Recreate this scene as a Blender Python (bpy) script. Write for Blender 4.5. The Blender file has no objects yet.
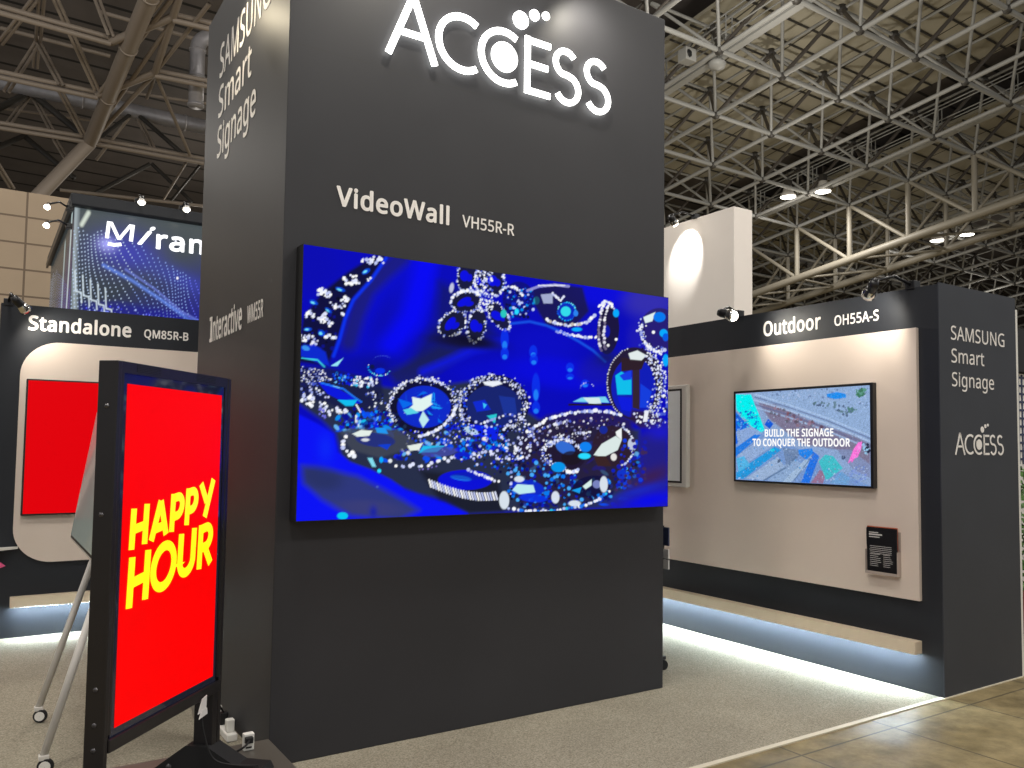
import bpy, math, random
import numpy as np
from mathutils import Vector, Matrix
from mathutils.geometry import tessellate_polygon

random.seed(7)
RNG = np.random.default_rng(11)
scene = bpy.context.scene
COL = scene.collection
PI = math.pi


def lin(c):
    c = np.asarray(c, float) / 255.0
    return np.where(c <= 0.04045, c / 12.92, ((c + 0.055) / 1.055) ** 2.4)


# ------------------------------------------------------------------ materials
def new_mat(name):
    m = bpy.data.materials.new(name)
    m.use_nodes = True
    nt = m.node_tree
    return m, nt, nt.nodes['Principled BSDF']


def paint(name, rgb, rough=0.5, metal=0.0, var=0.06, scale=3.0, bump=0.0, bscale=60, spec=0.5, coat=0.0):
    """procedural paint: base colour with a slow noise variation and optional bump"""
    m, nt, b = new_mat(name)
    c = lin(rgb)
    tc = nt.nodes.new('ShaderNodeTexCoord')
    nz = nt.nodes.new('ShaderNodeTexNoise')
    nz.inputs['Scale'].default_value = scale
    nz.inputs['Detail'].default_value = 4
    nt.links.new(tc.outputs['Object'], nz.inputs['Vector'])
    rp = nt.nodes.new('ShaderNodeValToRGB')
    rp.color_ramp.elements[0].position = 0.3
    rp.color_ramp.elements[1].position = 0.7
    rp.color_ramp.elements[0].color = (*(c * (1 - var)), 1)
    rp.color_ramp.elements[1].color = (*np.minimum(c * (1 + var), 1), 1)
    nt.links.new(nz.outputs['Fac'], rp.inputs['Fac'])
    nt.links.new(rp.outputs['Color'], b.inputs['Base Color'])
    b.inputs['Roughness'].default_value = rough
    b.inputs['Metallic'].default_value = metal
    b.inputs['Specular IOR Level'].default_value = spec
    b.inputs['Coat Weight'].default_value = coat
    if bump:
        n2 = nt.nodes.new('ShaderNodeTexNoise')
        n2.inputs['Scale'].default_value = bscale
        n2.inputs['Detail'].default_value = 3
        nt.links.new(tc.outputs['Object'], n2.inputs['Vector'])
        bp = nt.nodes.new('ShaderNodeBump')
        bp.inputs['Strength'].default_value = bump
        bp.inputs['Distance'].default_value = 0.01
        nt.links.new(n2.outputs['Fac'], bp.inputs['Height'])
        nt.links.new(bp.outputs['Normal'], b.inputs['Normal'])
    return m


def glow(name, rgb, strength=1.0):
    m, nt, b = new_mat(name)
    c = lin(rgb)
    b.inputs['Base Color'].default_value = (0.02, 0.02, 0.02, 1)
    b.inputs['Roughness'].default_value = 0.3
    b.inputs['Emission Color'].default_value = (*c, 1)
    b.inputs['Emission Strength'].default_value = strength
    return m


def picture_mat(name, strength=1.0, rough=0.25, spec=0.2):
    m, nt, b = new_mat(name)
    a = nt.nodes.new('ShaderNodeVertexColor')
    a.layer_name = 'Picture'
    b.inputs['Base Color'].default_value = (0.004, 0.004, 0.005, 1)
    b.inputs['Roughness'].default_value = rough
    b.inputs['Specular IOR Level'].default_value = spec
    nt.links.new(a.outputs['Color'], b.inputs['Emission Color'])
    b.inputs['Emission Strength'].default_value = strength
    return m


def math_node(nt, op, a, b=None):
    n = nt.nodes.new('ShaderNodeMath')
    n.operation = op
    for i, v in enumerate((a, b)):
        if v is None:
            continue
        if isinstance(v, (int, float)):
            n.inputs[i].default_value = v
        else:
            nt.links.new(v, n.inputs[i])
    return n.outputs[0]


def line_mask(nt, coord, at_list, w):
    """1 on thin lines at the given coordinates"""
    out = None
    for a in at_list:
        d = math_node(nt, 'ABSOLUTE', math_node(nt, 'SUBTRACT', coord, a))
        l = math_node(nt, 'LESS_THAN', d, w)
        out = l if out is None else math_node(nt, 'MAXIMUM', out, l)
    return out


def tower_material():
    m, nt, b = new_mat('charcoal_tower_paint')
    g = nt.nodes.new('ShaderNodeNewGeometry')
    sp = nt.nodes.new('ShaderNodeSeparateXYZ')
    nt.links.new(g.outputs['Position'], sp.inputs[0])
    nz = nt.nodes.new('ShaderNodeTexNoise')
    nz.inputs['Scale'].default_value = 1.3
    nz.inputs['Detail'].default_value = 5
    nt.links.new(g.outputs['Position'], nz.inputs['Vector'])
    rp = nt.nodes.new('ShaderNodeValToRGB')
    rp.color_ramp.elements[0].position = 0.3
    rp.color_ramp.elements[1].position = 0.72
    rp.color_ramp.elements[0].color = (.0285, .0288, .033, 1)
    rp.color_ramp.elements[1].color = (.035, .0352, .040, 1)
    nt.links.new(nz.outputs['Fac'], rp.inputs['Fac'])
    seam = math_node(nt, 'MAXIMUM', line_mask(nt, sp.outputs[2], [3.62], .004), line_mask(nt, sp.outputs[0], [2.21], .003))
    mx = nt.nodes.new('ShaderNodeMix')
    mx.data_type = 'RGBA'
    nt.links.new(math_node(nt, 'MULTIPLY', seam, .55), mx.inputs[0])
    nt.links.new(rp.outputs['Color'], mx.inputs[6])
    mx.inputs[7].default_value = (.03, .03, .03, 1)
    nt.links.new(mx.outputs[2], b.inputs['Base Color'])
    b.inputs['Roughness'].default_value = .5
    b.inputs['Specular IOR Level'].default_value = .35
    return m


def carpet_material():
    m, nt, b = new_mat('grey_beige_needle_carpet')
    tc = nt.nodes.new('ShaderNodeTexCoord')
    n1 = nt.nodes.new('ShaderNodeTexNoise'); n1.inputs['Scale'].default_value = 110; n1.inputs['Detail'].default_value = 6; n1.inputs['Roughness'].default_value = .75
    n2 = nt.nodes.new('ShaderNodeTexNoise'); n2.inputs['Scale'].default_value = 2.2; n2.inputs['Detail'].default_value = 3
    for n in (n1, n2):
        nt.links.new(tc.outputs['Object'], n.inputs['Vector'])
    rp = nt.nodes.new('ShaderNodeValToRGB')
    rp.color_ramp.elements[0].position = .36; rp.color_ramp.elements[1].position = .64
    rp.color_ramp.elements[0].color = (*lin((122, 116, 100)), 1)
    rp.color_ramp.elements[1].color = (*lin((182, 175, 158)), 1)
    nt.links.new(n1.outputs['Fac'], rp.inputs['Fac'])
    mx = nt.nodes.new('ShaderNodeMix'); mx.data_type = 'RGBA'; mx.blend_type = 'MULTIPLY'
    mx.inputs[0].default_value = .5
    nt.links.new(rp.outputs['Color'], mx.inputs[6])
    r2 = nt.nodes.new('ShaderNodeValToRGB')
    r2.color_ramp.elements[0].position = .35; r2.color_ramp.elements[1].position = .65
    r2.color_ramp.elements[0].color = (.8, .8, .8, 1); r2.color_ramp.elements[1].color = (1, 1, 1, 1)
    nt.links.new(n2.outputs['Fac'], r2.inputs['Fac'])
    nt.links.new(r2.outputs['Color'], mx.inputs[7])
    nt.links.new(mx.outputs[2], b.inputs['Base Color'])
    b.inputs['Roughness'].default_value = .95
    b.inputs['Specular IOR Level'].default_value = .1
    bp = nt.nodes.new('ShaderNodeBump'); bp.inputs['Strength'].default_value = .6; bp.inputs['Distance'].default_value = .01
    nt.links.new(n1.outputs['Fac'], bp.inputs['Height'])
    nt.links.new(bp.outputs['Normal'], b.inputs['Normal'])
    return m


def concrete_material():
    m, nt, b = new_mat('worn_brown_concrete')
    g = nt.nodes.new('ShaderNodeNewGeometry')
    sp = nt.nodes.new('ShaderNodeSeparateXYZ')
    nt.links.new(g.outputs['Position'], sp.inputs[0])
    n1 = nt.nodes.new('ShaderNodeTexNoise'); n1.inputs['Scale'].default_value = 4.5; n1.inputs['Detail'].default_value = 9; n1.inputs['Roughness'].default_value = .68
    nt.links.new(g.outputs['Position'], n1.inputs['Vector'])
    rp = nt.nodes.new('ShaderNodeValToRGB')
    rp.color_ramp.elements[0].position = .34; rp.color_ramp.elements[1].position = .68
    rp.color_ramp.elements[0].color = (*lin((98, 86, 56)), 1)
    rp.color_ramp.elements[1].color = (*lin((152, 136, 98)), 1)
    nt.links.new(n1.outputs['Fac'], rp.inputs['Fac'])
    # slabs of slightly different tone, seams at a fixed pitch
    sx = math_node(nt, 'FRACT', math_node(nt, 'DIVIDE', math_node(nt, 'SUBTRACT', sp.outputs[0], 2.35), .8))
    lx = math_node(nt, 'LESS_THAN', math_node(nt, 'ABSOLUTE', math_node(nt, 'SUBTRACT', sx, .5)), .4915)
    seam_x = math_node(nt, 'SUBTRACT', 1.0, lx)
    sy = math_node(nt, 'FRACT', math_node(nt, 'DIVIDE', math_node(nt, 'ADD', sp.outputs[1], 1.28), 2.4))
    ly = math_node(nt, 'LESS_THAN', math_node(nt, 'ABSOLUTE', math_node(nt, 'SUBTRACT', sy, .5)), .4972)
    seam = math_node(nt, 'MAXIMUM', seam_x, math_node(nt, 'SUBTRACT', 1.0, ly))
    mx = nt.nodes.new('ShaderNodeMix'); mx.data_type = 'RGBA'
    nt.links.new(math_node(nt, 'MULTIPLY', seam, .75), mx.inputs[0])
    nt.links.new(rp.outputs['Color'], mx.inputs[6])
    mx.inputs[7].default_value = (.035, .03, .022, 1)
    nt.links.new(mx.outputs[2], b.inputs['Base Color'])
    n2 = nt.nodes.new('ShaderNodeTexNoise'); n2.inputs['Scale'].default_value = 2.0; n2.inputs['Detail'].default_value = 5
    nt.links.new(g.outputs['Position'], n2.inputs['Vector'])
    r2 = nt.nodes.new('ShaderNodeValToRGB')
    r2.color_ramp.elements[0].position = .4; r2.color_ramp.elements[1].position = .62
    r2.color_ramp.elements[0].color = (.44, .44, .44, 1); r2.color_ramp.elements[1].color = (.65, .65, .65, 1)
    nt.links.new(n2.outputs['Fac'], r2.inputs['Fac'])
    nt.links.new(r2.outputs['Color'], b.inputs['Roughness'])
    bp = nt.nodes.new('ShaderNodeBump'); bp.inputs['Strength'].default_value = .25; bp.inputs['Distance'].default_value = .01
    nt.links.new(n1.outputs['Fac'], bp.inputs['Height'])
    nt.links.new(bp.outputs['Normal'], b.inputs['Normal'])
    return m


def panel_wall_material(name, rgb, axis_u, pu, ou, pv, ov, seam_rgb, w=.02, var=.06):
    """wall of large panels: thin seams at a pitch along one horizontal axis and along z"""
    m, nt, b = new_mat(name)
    g = nt.nodes.new('ShaderNodeNewGeometry')
    sp = nt.nodes.new('ShaderNodeSeparateXYZ')
    nt.links.new(g.outputs['Position'], sp.inputs[0])

    def seam(c, p, o):
        f = math_node(nt, 'FRACT', math_node(nt, 'DIVIDE', math_node(nt, 'SUBTRACT', c, o), p))
        return math_node(nt, 'LESS_THAN', f, w / p)
    s = math_node(nt, 'MAXIMUM', seam(sp.outputs[axis_u], pu, ou), seam(sp.outputs[2], pv, ov))
    nz = nt.nodes.new('ShaderNodeTexNoise'); nz.inputs['Scale'].default_value = .8; nz.inputs['Detail'].default_value = 4
    nt.links.new(g.outputs['Position'], nz.inputs['Vector'])
    rp = nt.nodes.new('ShaderNodeValToRGB'); c = lin(rgb)
    rp.color_ramp.elements[0].position = .3; rp.color_ramp.elements[1].position = .7
    rp.color_ramp.elements[0].color = (*(c * (1 - var)), 1); rp.color_ramp.elements[1].color = (*(c * (1 + var)), 1)
    nt.links.new(nz.outputs['Fac'], rp.inputs['Fac'])
    mx = nt.nodes.new('ShaderNodeMix'); mx.data_type = 'RGBA'
    nt.links.new(s, mx.inputs[0]); nt.links.new(rp.outputs['Color'], mx.inputs[6])
    mx.inputs[7].default_value = (*lin(seam_rgb), 1)
    nt.links.new(mx.outputs[2], b.inputs['Base Color'])
    b.inputs['Roughness'].default_value = .7
    return m


M = {}
M['tower'] = tower_material()
M['carpet'] = carpet_material()
M['concrete'] = concrete_material()
M['charcoal'] = paint('charcoal_booth_paint', (38, 41, 47), .5, spec=.35)
M['pillar'] = paint('slate_pillar_paint', (56, 59, 66), .5, spec=.35)
M['panel'] = paint('warm_white_panel', (224, 209, 197), .45, var=.02)
M['shelf'] = paint('cream_shelf_laminate', (222, 205, 180), .5, var=.03)
M['vinyl'] = paint('white_vinyl_lettering', (246, 242, 238), .5, var=.02)
M['black'] = paint('satin_black_metal', (24, 24, 27), .35, var=.1, scale=12)
M['blackm'] = paint('matt_black_plastic', (17, 17, 19), .6, var=.1, scale=15)
M['kiosk'] = paint('kiosk_black_powder_coat', (27, 24, 26), .32, var=.1, scale=9)
M['glass'] = paint('dark_glass_border', (36, 39, 60), .08, var=.05, coat=.3)
M['chrome'] = paint('polished_reflector', (225, 225, 222), .12, metal=1, var=.02)
M['steel'] = paint('light_grey_truss_paint', (152, 152, 149), .5, var=.1, scale=1.2)
M['steel2'] = paint('beige_girder_paint', (136, 130, 117), .5, var=.1, scale=1.2)
M['steel_brown'] = paint('brown_grey_truss_paint', (150, 138, 126), .5, var=.12, scale=1.4)
M['steel_shaded'] = paint('shaded_brace_steel', (82, 76, 70), .5, var=.12, scale=1.4)  # shade on the diagonal braces, put into the colour of the truss steel
M['tube'] = paint('brown_grey_tube_paint', (150, 138, 126), .5, var=.12, scale=1.4)
M['node'] = paint('dark_node_casting', (62, 59, 55), .5, var=.1, scale=3)
M['duct'] = paint('galvanised_duct', (170, 168, 172), .4, metal=.35, var=.1, scale=5, bump=.3, bscale=20)
M['plinth'] = paint('grey_laminate_plinth', (84, 80, 74), .4, var=.05)
M['white_metal'] = paint('light_grey_powder_coat', (214, 210, 204), .42, var=.02)
M['white_plastic'] = paint('white_plastic', (232, 230, 224), .4, var=.02)
M['board'] = paint('grey_screen_glass', (176, 200, 202), .2, var=.03, coat=.4)
M['board2'] = paint('pale_grey_screen_glass', (232, 238, 244), .2, var=.03)
M['rubber'] = paint('black_rubber', (22, 22, 24), .7, var=.1, scale=20)
M['screw'] = paint('steel_screw', (96, 94, 96), .3, metal=.8, var=.05)
M['white_block'] = paint('white_booth_paint', (238, 230, 222), .6, var=.015)
M['paper_dark'] = paint('printed_dark_leaflet', (24, 24, 28), .35, var=.15, scale=18)
M['paper_white'] = paint('white_print', (215, 212, 210), .6, var=.02)
M['paper_orange'] = paint('orange_print', (196, 96, 62), .6, var=.05)
M['acrylic'] = paint('pale_acrylic', (178, 164, 156), .15, var=.02)
M['navy_print'] = paint('navy_printed_card', (46, 54, 84), .5, var=.2, scale=25)
M['magenta'] = paint('magenta_leaflet', (240, 96, 150), .5, var=.05)
M['red_thing'] = paint('dark_red_fabric', (104, 30, 24), .8, var=.1)
M['leaf'] = paint('green_leaf', (74, 112, 48), .55, var=.4, scale=20)
M['tape'] = paint('pale_edge_tape', (208, 200, 180), .6, var=.06, scale=8)
M['lamp_white'] = glow('lit_lamp_face', (255, 250, 236), 9.0)
M['lamp_soft'] = glow('spot_lamp_lens', (255, 246, 228), 14.0)
M['sign_white'] = glow('lit_channel_letter', (255, 255, 250), 5.0)
M['led'] = glow('cool_white_led_strip', (222, 243, 255), 190.0)
M['red'] = glow('red_screen', (254, 0, 2), 1.0)
M['red'].node_tree.nodes['Principled BSDF'].inputs['Base Color'].default_value = (.002, .001, .001, 1)
M['red'].node_tree.nodes['Principled BSDF'].inputs['Specular IOR Level'].default_value = .04
M['red2'] = glow('red_wall_screen', (226, 0, 10), 1.0)
M['red2'].node_tree.nodes['Principled BSDF'].inputs['Base Color'].default_value = (.002, .001, .001, 1)
M['red2'].node_tree.nodes['Principled BSDF'].inputs['Specular IOR Level'].default_value = .05
M['yellow'] = glow('yellow_screen_letters', (255, 255, 0), 1.0)
M['caption'] = glow('white_caption', (255, 255, 255), 1.0)
M['blue_letters'] = glow('white_led_letters', (250, 252, 255), 1.6)
M['pic'] = picture_mat('led_video_picture', 1.0, .5, 0.0)
M['pic_tv'] = picture_mat('outdoor_display_picture', 1.0, .3, .05)
M['pic_mesh'] = picture_mat('neighbour_led_picture', 1.0)
M['roof'] = panel_wall_material('beige_roof_panels', (172, 166, 148), 0, 1.27, .3, 50, 0, (74, 68, 58), .06)
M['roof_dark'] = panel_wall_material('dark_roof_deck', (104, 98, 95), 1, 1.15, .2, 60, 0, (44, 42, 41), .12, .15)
M['hall_beige'] = panel_wall_material('beige_hall_panels', (160, 142, 120), 0, 1.8, -.68, .495, 4.25, (104, 88, 72), .035)
M['hall_dark'] = panel_wall_material('dark_hall_wall', (88, 83, 82), 0, 3.1, 0.4, 1.6, .2, (36, 34, 36), .06, .15)


# ------------------------------------------------------------------ mesh builder
class MB:
    def __init__(self):
        self.v, self.f = [], []

    def add(self, vs, fs):
        n = len(self.v)
        self.v += [tuple(map(float, p)) for p in vs]
        self.f += [tuple(i + n for i in f) for f in fs]
        return self

    def box(self, x0, x1, y0, y1, z0, z1):
        vs = [(x, y, z) for z in (z0, z1) for y in (y0, y1) for x in (x0, x1)]
        return self.add(vs, [(0, 2, 3, 1), (4, 5, 7, 6), (0, 1, 5, 4), (2, 6, 7, 3), (0, 4, 6, 2), (1, 3, 7, 5)])

    def obox(self, c, ax, ay, az, hx, hy, hz):
        c, ax, ay, az = (Vector(t) for t in (c, ax, ay, az))
        vs = [c + ax * (hx * sx) + ay * (hy * sy) + az * (hz * sz) for sz in (-1, 1) for sy in (-1, 1) for sx in (-1, 1)]
        return self.add(vs, [(0, 2, 3, 1), (4, 5, 7, 6), (0, 1, 5, 4), (2, 6, 7, 3), (0, 4, 6, 2), (1, 3, 7, 5)])

    def prism(self, poly, o, u, v, w, d0, d1):
        """extrude a 2-D polygon (in axes u, v at origin o) along w from d0 to d1"""
        o, u, v, w = (Vector(t) for t in (o, u, v, w))
        n = len(poly)
        vs = [o + u * a + v * b + w * d0 for a, b in poly] + [o + u * a + v * b + w * d1 for a, b in poly]
        fs = [tuple(reversed(range(n))), tuple(range(n, 2 * n))] + [(i, (i + 1) % n, n + (i + 1) % n, n + i) for i in range(n)]
        return self.add(vs, fs)

    def tube(self, pts, r, seg=10, caps=True):
        pts = [Vector(p) for p in pts]
        rs = r if isinstance(r, (list, tuple)) else [r] * len(pts)
        ring = []
        up = None
        for i, p in enumerate(pts):
            t = (pts[min(i + 1, len(pts) - 1)] - pts[max(i - 1, 0)]).normalized()
            if up is None:
                up = t.orthogonal().normalized()
            up = (up - t * up.dot(t)).normalized()
            s = t.cross(up)
            ring.append([p + (up * math.cos(2 * PI * k / seg) + s * math.sin(2 * PI * k / seg)) * rs[i] for k in range(seg)])
        vs = [q for rr in ring for q in rr]
        fs = []
        for i in range(len(pts) - 1):
            for k in range(seg):
                a, b = i * seg + k, i * seg + (k + 1) % seg
                fs.append((a, b, b + seg, a + seg))
        if caps:
            fs.append(tuple(reversed(range(seg))))
            fs.append(tuple(range((len(pts) - 1) * seg, len(pts) * seg)))
        return self.add(vs, fs)

    def lathe(self, prof, o, axis, seg=20):
        """prof: list of (r, h) along the axis"""
        ax = Vector(axis).normalized()
        e1 = ax.orthogonal().normalized()
        e2 = ax.cross(e1)
        o = Vector(o)
        vs, fs = [], []
        for r, h in prof:
            for k in range(seg):
                a = 2 * PI * k / seg
                vs.append(o + ax * h + (e1 * math.cos(a) + e2 * math.sin(a)) * max(r, 1e-5))
        for i in range(len(prof) - 1):
            for k in range(seg):
                a, b = i * seg + k, i * seg + (k + 1) % seg
                fs.append((a, b, b + seg, a + seg))
        return self.add(vs, fs)

    def strip(self, pts, w, o, u, v, wv, d0, d1, closed=False):
        """constant-width stroke along a 2-D polyline, extruded"""
        P = [np.array(p, float) for p in pts]
        n = len(P)
        L, R = [], []
        for i in range(n):
            if closed:
                a, b = P[(i - 1) % n], P[(i + 1) % n]
                t0 = P[i] - a; t1 = b - P[i]
            else:
                t0 = P[i] - P[i - 1] if i else P[1] - P[0]
                t1 = P[i + 1] - P[i] if i < n - 1 else t0
            t0 = t0 / (np.linalg.norm(t0) + 1e-9); t1 = t1 / (np.linalg.norm(t1) + 1e-9)
            t = t0 + t1; t = t / (np.linalg.norm(t) + 1e-9)
            nn = np.array([-t[1], t[0]])
            k = 1 / max(.5, float(nn @ np.array([-t0[1], t0[0]])))
            L.append(P[i] + nn * w / 2 * k); R.append(P[i] - nn * w / 2 * k)
        o, u, v, wv = (Vector(t) for t in (o, u, v, wv))

        def W(p, d): return o + u * float(p[0]) + v * float(p[1]) + wv * d
        vs = []
        for i in range(n):
            vs += [W(L[i], d0), W(R[i], d0), W(L[i], d1), W(R[i], d1)]
        fs = []
        for i in range(n if closed else n - 1):
            a, b = 4 * i, 4 * ((i + 1) % n)
            fs += [(a + 2, a + 3, b + 3, b + 2), (a, b, b + 1, a + 1), (a, a + 2, b + 2, b), (a + 1, b + 1, b + 3, a + 3)]
        if not closed:
            e = 4 * (n - 1)
            fs += [(0, 1, 3, 2), (e, e + 2, e + 3, e + 1)]
        return self.add(vs, fs)

    def mesh(self, name, mats, smooth=False):
        me = bpy.data.meshes.new(name)
        me.from_pydata(self.v, [], self.f)
        me.materials.append(mats)
        if smooth:
            me.polygons.foreach_set('use_smooth', [True] * len(me.polygons))
        me.update()
        return me


def link(name, me, parent=None, label=None, kind=None):
    o = bpy.data.objects.new(name, me)
    COL.objects.link(o)
    if parent is not None:
        o.parent = parent
        o.matrix_parent_inverse = WM[parent.name].inverted()
    WM[o.name] = Matrix.Identity(4)
    if label:
        o['label'] = label
    if kind:
        o['kind'] = kind
    return o


WM = {}


def part(name, mb, mat, parent, label=None, kind=None, smooth=False, bevel=0):
    o = link(name, mb.mesh(name, mat, smooth), parent, label, kind)
    if bevel:
        b = o.modifiers.new('bevel', 'BEVEL')
        b.width = bevel; b.segments = 2; b.limit_method = 'ANGLE'
    return o


def thing(name, label, cat, loc, group=None):
    o = bpy.data.objects.new(name, None)
    COL.objects.link(o)
    o.empty_display_size = .2
    o.location = loc
    WM[o.name] = Matrix.Translation(Vector(loc))
    tag(o, label, cat, group)
    return o


def tag(o, label, cat, group=None):
    o['label'] = label
    o['category'] = cat
    if group:
        o['group'] = group
    return o


def structure(name, mb, mat):
    o = link(name, mb.mesh(name, mat))
    o['kind'] = 'structure'
    return o


def copy_tree(o, parent=None):
    c = o.copy()
    COL.objects.link(c)
    if parent is not None:
        c.parent = parent
        c.matrix_parent_inverse = o.matrix_parent_inverse.copy()
    for ch in [x for x in bpy.data.objects if x.parent == o]:
        copy_tree(ch, c)
    return c


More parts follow.
